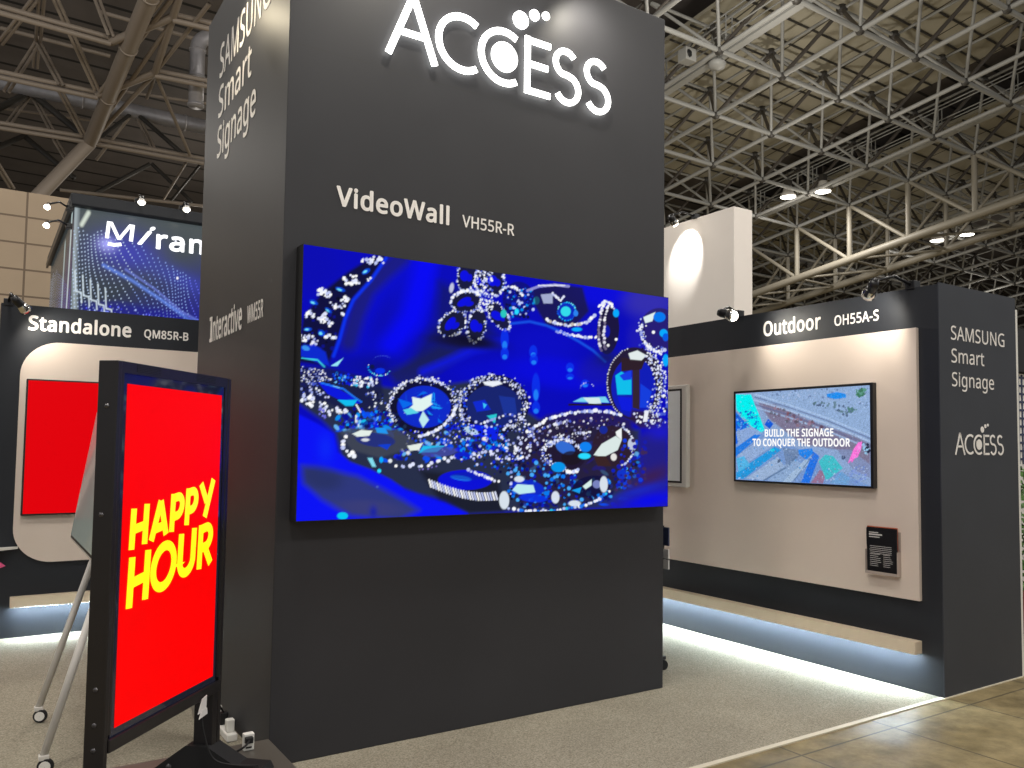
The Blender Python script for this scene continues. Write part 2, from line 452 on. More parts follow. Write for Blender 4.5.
# ------------------------------------------------------------------ lettering
# outlines of a plain humanist sans, thousandths of an em
GLYPHS = {
    '-': (258, ['32,184 32,246 226,246 226,184']),
    '5': (459, ['221,351 258,349 292,342 322,331 349,316 371,297 389,274 402,247 410,217 413,183 410,145 402,111 387,81 368,54 343,32 314,15 280,2 242,-5 199,-8 170,-7 142,-4 116,0 91,6 70,14 51,23 51,90 71,79 95,70 121,62 148,57 174,53 200,52 227,54 252,58 274,65 293,76 310,89 323,106 333,126 339,149 341,176 337,210 325,239 306,262 279,279 243,289 197,292 182,291 164,290 146,288 128,285 112,283 99,280 64,302 86,573 373,573 373,508 146,508 132,342 169,348 185,350 202,351']),
    '8': (459, ['229,581 261,579 291,574 318,565 341,553 362,538 378,519 390,497 398,472 400,443 399,421 394,401 385,383 374,367 361,352 346,338 329,325 310,314 291,303 314,291 335,279 355,265 373,250 389,234 401,216 411,196 417,173 419,148 416,118 408,90 395,65 378,44 356,26 330,11 300,1 267,-6 231,-8 192,-6 157,0 126,10 100,24 78,42 61,63 49,87 42,115 39,146 41,171 47,194 56,214 68,232 82,249 99,264 118,277 138,289 158,299 140,310 123,322 107,336 93,350 81,366 71,383 64,401 59,422 58,444 60,472 68,497 80,518 97,537 117,552 141,565 168,573 197,579', '108,145 112,119 121,96 138,76 161,60 192,51 229,48 265,51 295,60 319,76 336,96 346,120 350,148 348,166 343,182 335,197 324,211 310,223 293,235 274,246 253,256 229,265 217,270 194,260 174,249 157,237 142,225 130,212 121,197 114,182 110,164', '228,524 200,521 176,514 155,502 139,486 130,466 127,441 128,422 133,406 141,391 151,379 164,367 179,357 195,348 213,339 232,330 250,339 267,348 282,357 296,367 307,379 317,392 325,406 329,423 330,441 327,466 318,486 302,502 282,514 257,521']),
    'A': (512, ['437,0 368,177 141,177 73,0 0,0 224,575 289,575 512,0', '282,415 274,438 263,473 255,500 247,468 238,438 230,415 165,241 346,241']),
    'B': (521, ['241,573 282,571 319,568 351,561 380,552 404,541 424,526 439,508 450,486 457,460 459,431 457,409 453,389 446,371 437,354 424,340 409,328 392,317 372,309 350,304 350,300 373,295 395,288 415,279 433,267 448,253 461,236 470,215 476,191 478,163 475,130 467,100 454,74 436,52 413,33 385,19 354,8 318,2 279,0 78,0 78,573', '256,329 300,331 334,339 357,352 372,371 381,394 384,423 380,451 369,474 351,490 324,502 289,509 245,511 150,511 150,329', '150,269 150,61 265,61 311,64 346,74 371,91 388,112 398,138 401,168 399,188 395,205 388,221 377,235 362,247 344,256 321,263 293,267 260,269']),
    'C': (507, ['323,517 294,516 266,510 241,502 217,490 196,474 178,456 162,434 149,410 139,383 131,353 127,321 125,286 126,259 129,233 133,208 139,185 147,164 164,132 186,105 213,83 244,68 281,58 322,55 347,56 371,58 394,62 416,66 438,72 460,78 460,15 438,8 416,2 393,-2 369,-6 342,-7 312,-8 278,-7 247,-2 217,5 191,15 166,28 144,44 124,62 106,82 91,105 78,131 68,158 59,188 54,219 50,252 49,287 50,313 52,337 55,361 60,384 67,406 81,440 99,471 120,499 145,523 174,543 206,559 242,571 281,578 324,581 353,580 381,577 409,572 435,565 460,557 482,547 453,486 435,494 415,501 394,508 372,513 348,516']),
    'D': (585, ['536,292 535,255 531,220 524,188 514,158 501,131 485,106 467,84 447,64 424,47 399,33 371,21 341,12 309,5 274,1 237,0 78,0 78,573 254,573 288,571 320,567 350,561 378,552 404,540 428,526 450,510 470,491 487,470 502,446 514,420 524,392 531,361 535,328', '460,289 459,319 456,346 451,371 444,394 435,415 416,444 391,469 361,487 327,500 287,508 244,511 150,511 150,62 228,62 272,64 311,71 346,82 377,98 402,119 423,144 439,174 451,208 458,246']),
    'E': (446, ['398,0 78,0 78,573 398,573 398,509 150,509 150,330 383,330 383,268 150,268 150,63 398,63']),
    'G': (584, ['326,302 524,302 524,22 493,12 462,5 431,-1 398,-5 362,-7 323,-8 289,-7 256,-2 226,5 199,15 173,28 150,43 129,61 111,81 94,104 81,130 69,157 60,186 54,218 50,251 49,286 50,321 55,354 62,385 71,415 84,442 100,467 117,490 138,510 160,528 186,544 213,557 243,567 275,575 309,579 346,581 377,580 407,577 437,572 465,565 491,557 516,547 489,484 468,493 445,501 421,508 395,513 369,516 342,517 315,516 290,513 267,507 245,499 225,489 195,468 170,441 150,409 141,388 134,365 128,340 125,314 124,286 125,260 128,234 132,210 138,187 146,166 164,133 187,106 216,84 236,73 258,65 283,59 310,56 340,55 364,55 385,56 404,59 421,61 437,65 452,68 452,238 326,238']),
    'H': (594, ['516,0 443,0 443,267 150,267 150,0 78,0 78,573 150,573 150,330 443,330 443,573 516,573']),
    'I': (272, ['239,0 32,0 32,42 99,57 99,515 32,531 32,573 239,573 239,531 172,515 172,57 239,42']),
    'L': (420, ['78,0 78,573 150,573 150,64 400,64 400,0']),
    'M': (727, ['330,0 142,502 139,502 140,490 141,477 142,461 142,444 143,426 144,407 144,387 144,367 144,347 144,0 78,0 78,573 184,573 361,103 364,103 544,573 650,573 650,0 578,0 578,352 578,371 579,389 579,408 580,426 580,443 581,460 584,501 581,501 390,0']),
    'N': (609, ['532,0 447,0 141,476 138,476 139,462 140,448 141,432 143,378 144,359 144,340 144,320 144,0 78,0 78,573 161,573 467,99 470,99 468,137 466,193 465,213 464,232 464,249 464,573 532,573']),
    'O': (626, ['577,287 577,261 575,236 571,212 567,189 561,166 547,132 531,101 510,73 486,49 459,29 428,13 393,1 355,-6 314,-8 271,-6 232,1 196,13 165,29 138,49 114,73 94,101 78,132 65,167 59,189 55,212 51,237 50,262 49,288 50,322 54,355 59,386 67,415 78,442 91,467 106,490 123,510 143,529 166,545 190,558 218,568 247,575 280,580 314,581 348,580 379,576 408,568 434,558 459,545 481,529 501,511 519,490 534,468 547,442 558,415 567,386 573,355 576,322', '125,287 126,259 128,233 132,208 138,184 145,163 161,131 182,104 207,83 238,67 273,58 314,55 354,58 390,67 420,83 445,104 465,131 481,163 488,184 494,208 498,233 500,259 501,287 499,329 494,366 485,400 472,430 456,457 436,479 412,496 384,508 351,516 314,518 274,515 238,506 207,490 182,469 161,443 145,411 138,389 132,366 128,342 126,315']),
    'Q': (626, ['577,287 577,260 574,233 571,208 565,184 559,160 544,124 525,92 503,64 476,40 445,21 411,6 548,-136 444,-136 334,-7 324,-8 314,-8 271,-6 232,1 196,13 165,29 138,49 114,73 94,101 78,132 65,167 59,189 55,212 51,237 50,262 49,288 50,322 54,355 59,386 67,415 78,442 91,467 106,490 123,510 143,529 166,545 190,558 218,568 247,575 280,580 314,581 348,580 379,576 408,568 434,558 459,545 481,529 501,511 519,490 534,468 547,442 558,415 567,386 573,355 576,322', '125,287 126,259 128,233 132,208 138,184 145,163 161,131 182,104 207,83 238,67 273,58 314,55 354,58 390,67 420,83 445,104 465,131 481,163 488,184 494,208 498,233 500,259 501,287 499,329 494,366 485,400 472,430 456,457 436,479 412,496 384,508 351,516 314,518 274,515 238,506 207,490 182,469 161,443 145,411 138,389 132,366 128,342 126,315']),
    'R': (499, ['236,573 281,571 320,565 353,555 381,540 404,522 422,500 434,474 442,444 444,410 442,381 437,356 427,334 415,315 401,298 385,285 367,274 349,264 330,257 487,0 403,0 264,237 150,237 150,0 78,0 78,573', '232,510 150,510 150,298 236,298 278,301 312,310 338,325 355,347 366,374 370,407 368,430 363,450 355,467 343,480 328,491 310,500 287,505 261,509']),
    'S': (440, ['403,153 400,121 392,92 378,66 359,44 335,26 307,11 274,1 238,-6 198,-8 177,-8 157,-7 137,-5 118,-2 100,1 83,4 68,9 54,14 41,19 41,88 62,80 86,72 113,65 142,59 171,56 201,55 228,56 252,60 273,66 290,74 305,85 316,98 324,113 329,129 330,147 329,164 325,180 318,194 308,207 295,218 277,230 255,241 228,252 196,265 172,274 151,284 131,294 114,305 98,317 85,330 74,344 65,359 57,375 52,393 49,413 48,435 51,464 58,490 71,513 89,533 110,550 136,563 165,573 197,579 231,581 262,580 290,577 318,572 343,565 367,558 389,549 366,487 346,495 325,502 302,508 278,513 254,516 229,517 207,516 187,513 169,507 155,499 142,489 133,478 126,464 122,450 121,434 122,416 126,400 133,386 143,373 156,362 172,351 193,341 217,330 246,318 278,306 307,293 332,279 353,264 371,247 385,228 395,206 401,181']),
    'T': (446, ['259,0 187,0 187,509 8,509 8,573 437,573 437,509 259,509']),
    'U': (586, ['513,202 511,164 503,128 489,95 470,65 446,40 416,20 395,10 372,2 347,-4 320,-7 290,-8 250,-6 213,1 181,13 152,29 128,50 108,75 92,103 81,133 74,167 72,204 72,573 144,573 144,201 148,158 161,122 182,93 211,72 248,59 294,55 327,57 355,63 379,73 399,88 415,105 427,126 435,149 440,174 442,202 442,573 513,573']),
    'V': (481, ['481,573 277,0 204,0 0,573 75,573 204,205 210,190 215,175 220,160 231,119 236,100 241,80 243,93 246,106 250,119 253,133 257,147 262,161 277,207 405,573']),
    'W': (746, ['735,573 583,0 510,0 399,375 389,410 380,443 373,471 370,488 367,471 361,443 352,409 348,391 342,373 234,0 161,0 10,573 85,573 174,223 183,186 190,151 194,134 196,118 201,87 206,119 210,137 213,154 222,191 232,227 333,573 407,573 512,225 518,206 523,187 532,151 535,133 538,117 544,87 545,100 548,114 550,129 553,144 556,159 560,175 572,224 660,573']),
    'a': (450, ['231,437 261,436 287,432 311,425 331,415 347,403 368,375 381,338 385,293 385,0 334,0 320,61 317,61 304,46 292,33 279,22 265,13 250,5 234,-1 216,-5 195,-7 172,-8 148,-7 124,-2 103,6 84,16 68,30 55,48 45,68 39,92 37,119 43,159 59,192 87,219 110,231 137,241 168,249 203,254 243,257 316,259 316,285 313,317 306,342 293,359 275,371 253,378 227,380 205,379 183,376 163,370 143,363 124,355 106,347 84,400 104,410 126,419 151,426 177,432 204,436', '252,208 204,203 167,195 141,182 124,165 113,144 110,119 112,97 120,79 132,66 148,56 167,51 188,49 223,52 253,62 279,79 299,103 311,134 315,172 315,210']),
    'c': (385, ['241,-8 204,-5 170,2 139,15 112,34 88,58 69,87 60,108 53,131 48,156 45,183 44,213 45,243 48,271 54,297 61,321 71,342 90,372 114,396 142,415 174,428 208,435 245,438 267,437 288,435 309,431 328,426 344,421 358,415 337,356 323,361 308,365 292,370 275,373 259,375 244,376 217,374 193,368 172,358 155,343 141,325 131,303 123,277 119,247 117,213 119,181 123,152 131,126 141,104 155,86 172,71 191,61 214,55 240,53 262,54 283,56 302,60 319,65 336,71 351,78 351,15 336,8 320,3 304,-2 285,-5 264,-7']),
    'd': (493, ['221,-8 190,-6 162,1 136,12 113,28 92,48 75,72 61,101 52,134 46,172 44,214 46,256 52,294 62,327 75,357 93,381 113,402 137,417 162,429 191,436 221,438 243,437 262,434 280,429 296,423 310,416 323,407 335,397 345,386 354,374 359,374 356,405 355,424 354,438 354,609 425,609 425,0 368,0 358,58 354,58 345,46 335,35 323,24 310,15 296,7 279,1 262,-4 242,-7', '232,51 273,55 305,67 328,88 343,117 352,154 355,200 355,213 354,244 351,271 346,296 338,318 329,336 306,360 274,375 231,379 196,374 168,359 146,334 135,315 127,293 122,269 118,242 117,213 118,183 122,156 127,133 135,111 146,93 168,69 197,55']),
    'e': (452, ['234,438 269,435 301,427 329,414 354,396 374,373 390,346 402,315 409,281 411,244 411,201 117,201 122,157 134,119 154,90 181,69 215,56 254,52 280,53 305,56 327,60 348,66 370,73 392,82 392,20 370,11 349,4 327,-1 304,-5 279,-7 251,-8 212,-5 176,3 143,17 114,36 90,61 70,91 61,112 53,134 48,158 45,184 44,212 45,239 48,265 53,289 59,312 68,333 86,364 108,390 134,411 164,426 198,435', '233,380 202,377 175,366 154,348 137,323 125,293 119,257 338,257 336,281 333,302 326,322 318,338 306,353 292,364 276,373 256,378']),
    'g': (493, ['221,438 248,436 273,431 297,422 319,409 338,393 355,373 359,373 369,430 425,430 425,-7 423,-46 416,-80 404,-109 388,-135 367,-155 341,-172 310,-183 274,-190 233,-192 202,-192 174,-189 147,-186 122,-180 99,-174 78,-165 78,-100 99,-110 123,-118 149,-125 177,-130 206,-133 237,-134 271,-130 300,-119 324,-101 341,-77 352,-48 355,-13 355,4 356,32 358,57 354,57 338,37 320,21 299,8 275,-1 250,-6 221,-8 189,-6 160,1 134,13 111,29 91,51 74,76 61,105 52,138 46,174 44,214 46,253 52,289 61,322 74,351 91,377 111,399 134,416 160,428 189,435', '230,379 207,376 187,370 169,359 153,344 140,326 130,303 123,277 119,247 117,213 118,183 122,156 128,131 136,110 146,92 169,68 197,54 232,50 253,51 271,53 288,58 303,65 315,74 326,85 336,98 343,113 349,131 353,151 355,173 356,197 356,214 355,251 350,282 343,309 332,331 319,348 302,362 281,371 257,377']),
    'i': (207, ['139,430 139,0 68,0 68,430', '104,591 119,588 133,580 142,566 145,546 142,526 133,512 119,504 104,501 88,504 75,512 66,526 63,546 66,566 75,580 88,588']),
    'l': (207, ['139,0 68,0 68,609 139,609']),
    'm': (750, ['540,438 584,434 621,421 649,401 662,384 672,363 679,339 683,311 685,280 685,0 615,0 615,277 613,308 606,333 594,353 577,367 555,376 528,379 490,374 460,362 438,342 423,315 414,280 411,237 411,0 342,0 342,277 341,298 337,317 332,333 325,347 315,359 303,367 289,374 272,377 253,379 227,377 204,370 185,360 170,347 158,329 150,308 144,283 140,255 139,223 139,0 68,0 68,430 125,430 136,371 140,371 149,385 160,398 173,409 186,418 201,425 217,431 233,435 249,437 266,438 298,436 325,430 349,420 369,406 386,388 398,366 402,366 418,388 438,406 461,420 486,430 512,436']),
    'n': (496, ['275,438 304,436 331,432 354,424 374,414 391,401 405,384 416,363 424,339 429,311 431,280 431,0 361,0 361,275 358,307 351,333 338,353 319,367 295,376 265,379 222,374 189,361 166,338 151,308 142,269 139,223 139,0 68,0 68,430 125,430 136,371 140,371 150,385 162,398 175,409 190,418 206,425 222,431 239,435 257,437']),
    'o': (485, ['442,216 440,181 436,150 428,121 417,95 404,71 388,51 369,33 348,18 324,7 299,-1 271,-6 241,-8 214,-6 188,-1 163,7 140,18 119,33 100,51 84,71 70,95 59,121 51,150 46,181 44,216 45,243 48,269 53,293 60,316 68,336 87,367 110,392 137,412 169,426 204,435 244,438 281,435 316,426 347,412 374,392 398,367 417,336 426,316 433,293 438,269 441,243', '117,216 119,184 123,154 130,128 141,105 155,86 172,71 192,59 216,53 243,51 270,53 294,59 314,71 331,86 345,105 356,128 363,154 367,184 369,216 367,248 363,277 355,303 345,325 331,344 314,359 294,370 270,376 242,379 202,374 171,359 147,335 136,317 128,295 122,271 118,245']),
    'r': (331, ['269,438 295,437 308,435 319,433 310,368 287,372 275,373 264,374 248,373 232,369 217,363 202,355 189,346 176,334 166,321 156,305 149,289 143,270 140,251 139,229 139,0 68,0 68,430 126,430 134,351 137,351 147,367 158,381 170,395 183,407 198,418 214,426 231,433 249,437']),
    't': (289, ['212,50 228,50 245,53 260,55 272,59 272,5 258,0 240,-4 226,-6 213,-8 200,-8 178,-7 157,-3 138,4 120,13 104,27 91,44 82,66 76,93 74,125 74,375 13,375 13,409 75,437 103,528 144,528 144,430 269,430 269,375 144,375 144,127 146,103 153,83 163,69 177,58 193,52']),
    'u': (496, ['427,430 427,0 370,0 359,57 356,57 346,43 334,31 321,20 306,11 290,4 273,-1 256,-5 238,-7 220,-8 187,-6 159,-1 134,8 112,21 95,38 81,59 71,85 65,114 63,148 63,430 135,430 135,153 137,122 145,96 158,76 176,62 200,53 230,51 260,53 285,59 306,69 323,82 336,100 345,121 352,146 356,175 357,206 357,430']),
    'v': (407, ['163,0 0,430 75,430 167,176 180,137 185,123 189,109 193,96 198,78 201,63 204,63 208,78 214,96 218,110 222,124 227,138 241,176 332,430 407,430 244,0']),
}



def glyph_loops(ch, serif_i=False):
    adv, loops = GLYPHS[ch]
    L = [[tuple(map(float, p.split(','))) for p in l.split()] for l in loops]
    if ch == 'I' and serif_i:
        xs = [p[0] for p in L[0]]; ys = [p[1] for p in L[0]]
        xa, xb, ya, yb = min(xs), max(xs), min(ys), max(ys)
        w = 70
        L = [[(xa, ya), (xb, ya), (xb, yb), (xa, yb)], [(xa - w, ya), (xb + w, ya), (xb + w, ya + 55), (xa - w, ya + 55)], [(xa - w, yb - 55), (xb + w, yb - 55), (xb + w, yb), (xa - w, yb)]]
        return adv + 90, L, True
    return adv, L, False


def lettering(name, body, mat, parent, o, u, v, w, x0, x1, base, cap, off=.002, bold=0.0, shear=0.0, spacing=1.0, label=None, serif_i=False):
    """text lying in plane (o,u,v), from x0 to x1, baseline at base, capitals cap high, lifted off along w;
    bold = extra stroke thickness as a share of the em"""
    polys = []
    x = 0.0
    for ch in body:
        if ch == ' ':
            x += 240
            continue
        adv, L, separate = glyph_loops(ch, serif_i)
        L = [[(px + x + (45 if separate else 0) + shear * py, py) for px, py in l] for l in L]
        polys.append((L, separate))
        x += adv * spacing + bold * 700
    xs = [p[0] for L, _ in polys for l in L for p in l]
    mn, mx = min(xs) - bold * 500, max(xs) + bold * 500
    capu = max(p[1] for l in glyph_loops('H')[1] for p in l)
    kx, ky = (x1 - x0) / (mx - mn), cap / capu

    def Q(p): return (x0 + (p[0] - mn) * kx, base + p[1] * ky)
    o, u, v, w = (Vector(t) for t in (o, u, v, w))
    mb = MB()
    for L, separate in polys:
        groups = [[l] for l in L] if separate else [L]
        for gi, grp in enumerate(groups):
            lift = off + .0018 * gi
            loops = [[Q(p) for p in l] for l in grp]
            flat = [p for l in loops for p in l]
            tri = tessellate_polygon([[Vector((a, b, 0)) for a, b in l] for l in loops])
            mb.add([o + u * a + v * b + w * lift for a, b in flat], tri)
            if bold:
                # thicken with a fine outline bead, each facet on its own hair-thin layer
                h = bold * .5 * 1000 * ky
                for l in loops:
                    n = len(l)
                    for i in range(n):
                        a, b = np.array(l[i]), np.array(l[(i + 1) % n])
                        d = b - a
                        ln = np.linalg.norm(d)
                        if ln < 1e-7:
                            continue
                        t = d / ln; nn = np.array([-t[1], t[0]])
                        lay = lift + .0005 + .0003 * (i % 4)
                        q = [a + nn * h - t * h * .35, a - nn * h - t * h * .35, b - nn * h + t * h * .35, b + nn * h + t * h * .35]
                        mb.add([o + u * float(c[0]) + v * float(c[1]) + w * lay for c in q], [(0, 1, 2, 3)])
    return part(name, mb, mat, parent, label)


def arc(cx, cy, r, a0, a1, n=24, ry=None):
    ry = r if ry is None else ry
    return [(cx + r * math.cos(math.radians(a0 + (a1 - a0) * i / n)), cy + ry * math.sin(math.radians(a0 + (a1 - a0) * i / n))) for i in range(n + 1)]


# ------------------------------------------------------------------ pictures on screens
class Canvas:
    """a small procedural painter: paints a linear-light picture that is stored on a screen's own mesh"""

    def __init__(self, w, h, quad):
        self.w, self.h = w, h
        # homography from picture-sketch coordinates (quad TL, TR, BR, BL) to u, v
        A = []; B = []
        for (x, y), (uu, vv) in zip(quad, [(0, 0), (w, 0), (w, h), (0, h)]):
            A.append([x, y, 1, 0, 0, 0, -uu * x, -uu * y]); B.append(uu)
            A.append([0, 0, 0, x, y, 1, -vv * x, -vv * y]); B.append(vv)
        hh = np.linalg.solve(np.array(A, float), np.array(B, float))
        H = np.append(hh, 1).reshape(3, 3)
        Hi = np.linalg.inv(H)
        gx, gy = np.meshgrid(np.linspace(0, w, w + 1), np.linspace(0, h, h + 1))
        q = Hi @ np.stack([gx.ravel(), gy.ravel(), np.ones(gx.size)])
        self.X = (q[0] / q[2]).reshape(gx.shape)
        self.Y = (q[1] / q[2]).reshape(gx.shape)
        self.img = np.zeros((h + 1, w + 1, 3))

    def put(self, mask, rgb):
        mask = np.clip(mask, 0, 1)[..., None]
        self.img = self.img * (1 - mask) + np.asarray(rgb, float) * mask

    def fill(self, rgb): self.img[:] = rgb

    def soft(self, cx, cy, rx, ry, rgb, a=1.0, ang=0, p=1.0):
        c, s = math.cos(math.radians(ang)), math.sin(math.radians(ang))
        dx, dy = self.X - cx, self.Y - cy
        d = ((dx * c + dy * s) / rx) ** 2 + ((-dx * s + dy * c) / ry) ** 2
        self.put(a * np.exp(-d ** p), rgb)

    def ell(self, cx, cy, rx, ry, rgb, a=1.0, ang=0, edge=.8):
        c, s = math.cos(math.radians(ang)), math.sin(math.radians(ang))
        dx, dy = self.X - cx, self.Y - cy
        d = np.sqrt(((dx * c + dy * s) / rx) ** 2 + ((-dx * s + dy * c) / ry) ** 2)
        self.put(a * np.clip((1 - d) * min(rx, ry) / edge + .5, 0, 1), rgb)

    def poly(self, pts, rgb, a=1.0, edge=.8):
        """filled polygon (any winding) by even-odd with a soft rim"""
        inside = np.zeros(self.X.shape, bool)
        dist = np.full(self.X.shape, 1e9)
        n = len(pts)
        for i in range(n):
            (x0, y0), (x1, y1) = pts[i], pts[(i + 1) % n]
            cond = (y0 > self.Y) != (y1 > self.Y)
            with np.errstate(divide='ignore', invalid='ignore'):
                xi = (x1 - x0) * (self.Y - y0) / (y1 - y0 + 1e-12) + x0
            inside ^= cond & (self.X < xi)
            L2 = (x1 - x0) ** 2 + (y1 - y0) ** 2 + 1e-9
            t = np.clip(((self.X - x0) * (x1 - x0) + (self.Y - y0) * (y1 - y0)) / L2, 0, 1)
            dist = np.minimum(dist, np.hypot(self.X - x0 - t * (x1 - x0), self.Y - y0 - t * (y1 - y0)))
        sd = np.where(inside, dist, -dist)
        self.put(a * np.clip(sd / edge + .5, 0, 1), rgb)

    def line(self, pts, w, rgb, a=1.0, soft=.6):
        dist = np.full(self.X.shape, 1e9)
        for (x0, y0), (x1, y1) in zip(pts[:-1], pts[1:]):
            L2 = (x1 - x0) ** 2 + (y1 - y0) ** 2 + 1e-9
            t = np.clip(((self.X - x0) * (x1 - x0) + (self.Y - y0) * (y1 - y0)) / L2, 0, 1)
            dist = np.minimum(dist, np.hypot(self.X - x0 - t * (x1 - x0), self.Y - y0 - t * (y1 - y0)))
        self.put(a * np.clip((w / 2 - dist) / soft + .5, 0, 1), rgb)

    def bead(self, x, y, r, rgb, a=1.0):
        # local update keeps thousands of beads cheap
        jj, ii = np.where((abs(self.X - x) < r + 1.5) & (abs(self.Y - y) < r + 1.5))
        if not len(jj):
            return
        d = np.hypot(self.X[jj, ii] - x, self.Y[jj, ii] - y)
        m = (a * np.clip((r - d) / .7 + .5, 0, 1))[:, None]
        self.img[jj, ii] = self.img[jj, ii] * (1 - m) + np.asarray(rgb) * m

    def chain(self, pts, r, step, cols, jit=.3):
        r, step = r * .8, step * .84
        P = np.array(pts, float)
        seg = np.hypot(*np.diff(P, axis=0).T)
        tot = seg.sum(); s = 0.0
        cum = np.concatenate([[0], np.cumsum(seg)])
        while s <= tot:
            k = min(np.searchsorted(cum, s, side='right') - 1, len(seg) - 1)
            t = (s - cum[k]) / (seg[k] + 1e-9)
            p = P[k] * (1 - t) + P[k + 1] * t + RNG.normal(0, jit * r, 2)
            self.bead(p[0], p[1], r * RNG.uniform(.7, 1.2), cols[RNG.integers(len(cols))])
            s += step * RNG.uniform(.8, 1.2)

    def ring(self, cx, cy, rx, ry, r, step, cols, a0=0, a1=360, ang=0, jit=.3):
        c, s = math.cos(math.radians(ang)), math.sin(math.radians(ang))
        pts = []
        for i in range(65):
            t = math.radians(a0 + (a1 - a0) * i / 64)
            x, y = rx * math.cos(t), ry * math.sin(t)
            pts.append((cx + x * c - y * s, cy + x * s + y * c))
        self.chain(pts, r, step, cols, jit)

    def scatter(self, poly, n, r0, r1, cols, a=1.0):
        xs = [p[0] for p in poly]; ys = [p[1] for p in poly]
        k = 0; tries = 0
        while k < n and tries < n * 20:
            tries += 1
            x, y = RNG.uniform(min(xs), max(xs)), RNG.uniform(min(ys), max(ys))
            ins = False
            for i in range(len(poly)):
                (x0, y0), (x1, y1) = poly[i], poly[(i + 1) % len(poly)]
                if (y0 > y) != (y1 > y) and x < (x1 - x0) * (y - y0) / (y1 - y0) + x0:
                    ins = not ins
            if ins:
                self.bead(x, y, RNG.uniform(r0, r1), cols[RNG.integers(len(cols))], a)
                k += 1

    def mesh(self, name, mat, o, u, v, W, H, i0=0, i1=None, j0=0, j1=None):
        """grid mesh for columns i0..i1, rows j0..j1 (row 0 on top); o = lower-left corner"""
        i1 = self.w if i1 is None else i1
        j1 = self.h if j1 is None else j1
        o, u, v = (np.array(t, float) for t in (o, u, v))
        ii, jj = np.meshgrid(np.arange(i0, i1 + 1), np.arange(j0, j1 + 1))
        P = o + (ii[..., None] / self.w * W) * u + ((1 - jj[..., None] / self.h) * H) * v
        nx, ny = i1 - i0 + 1, j1 - j0 + 1
        idx = np.arange(nx * ny).reshape(ny, nx)
        F = np.stack([idx[1:, :-1], idx[1:, 1:], idx[:-1, 1:], idx[:-1, :-1]], -1).reshape(-1, 4)
        me = bpy.data.meshes.new(name)
        me.from_pydata(P.reshape(-1, 3).tolist(), [], F.tolist())
        ca = me.color_attributes.new('Picture', 'FLOAT_COLOR', 'POINT')
        c = np.ones((nx * ny, 4)); c[:, :3] = self.img[j0:j1 + 1, i0:i1 + 1].reshape(-1, 3)
        ca.data.foreach_set('color', c.astype(np.float32).ravel())
        me.materials.append(mat)
        me.update()
        return me


def L3(*c): return lin(c)


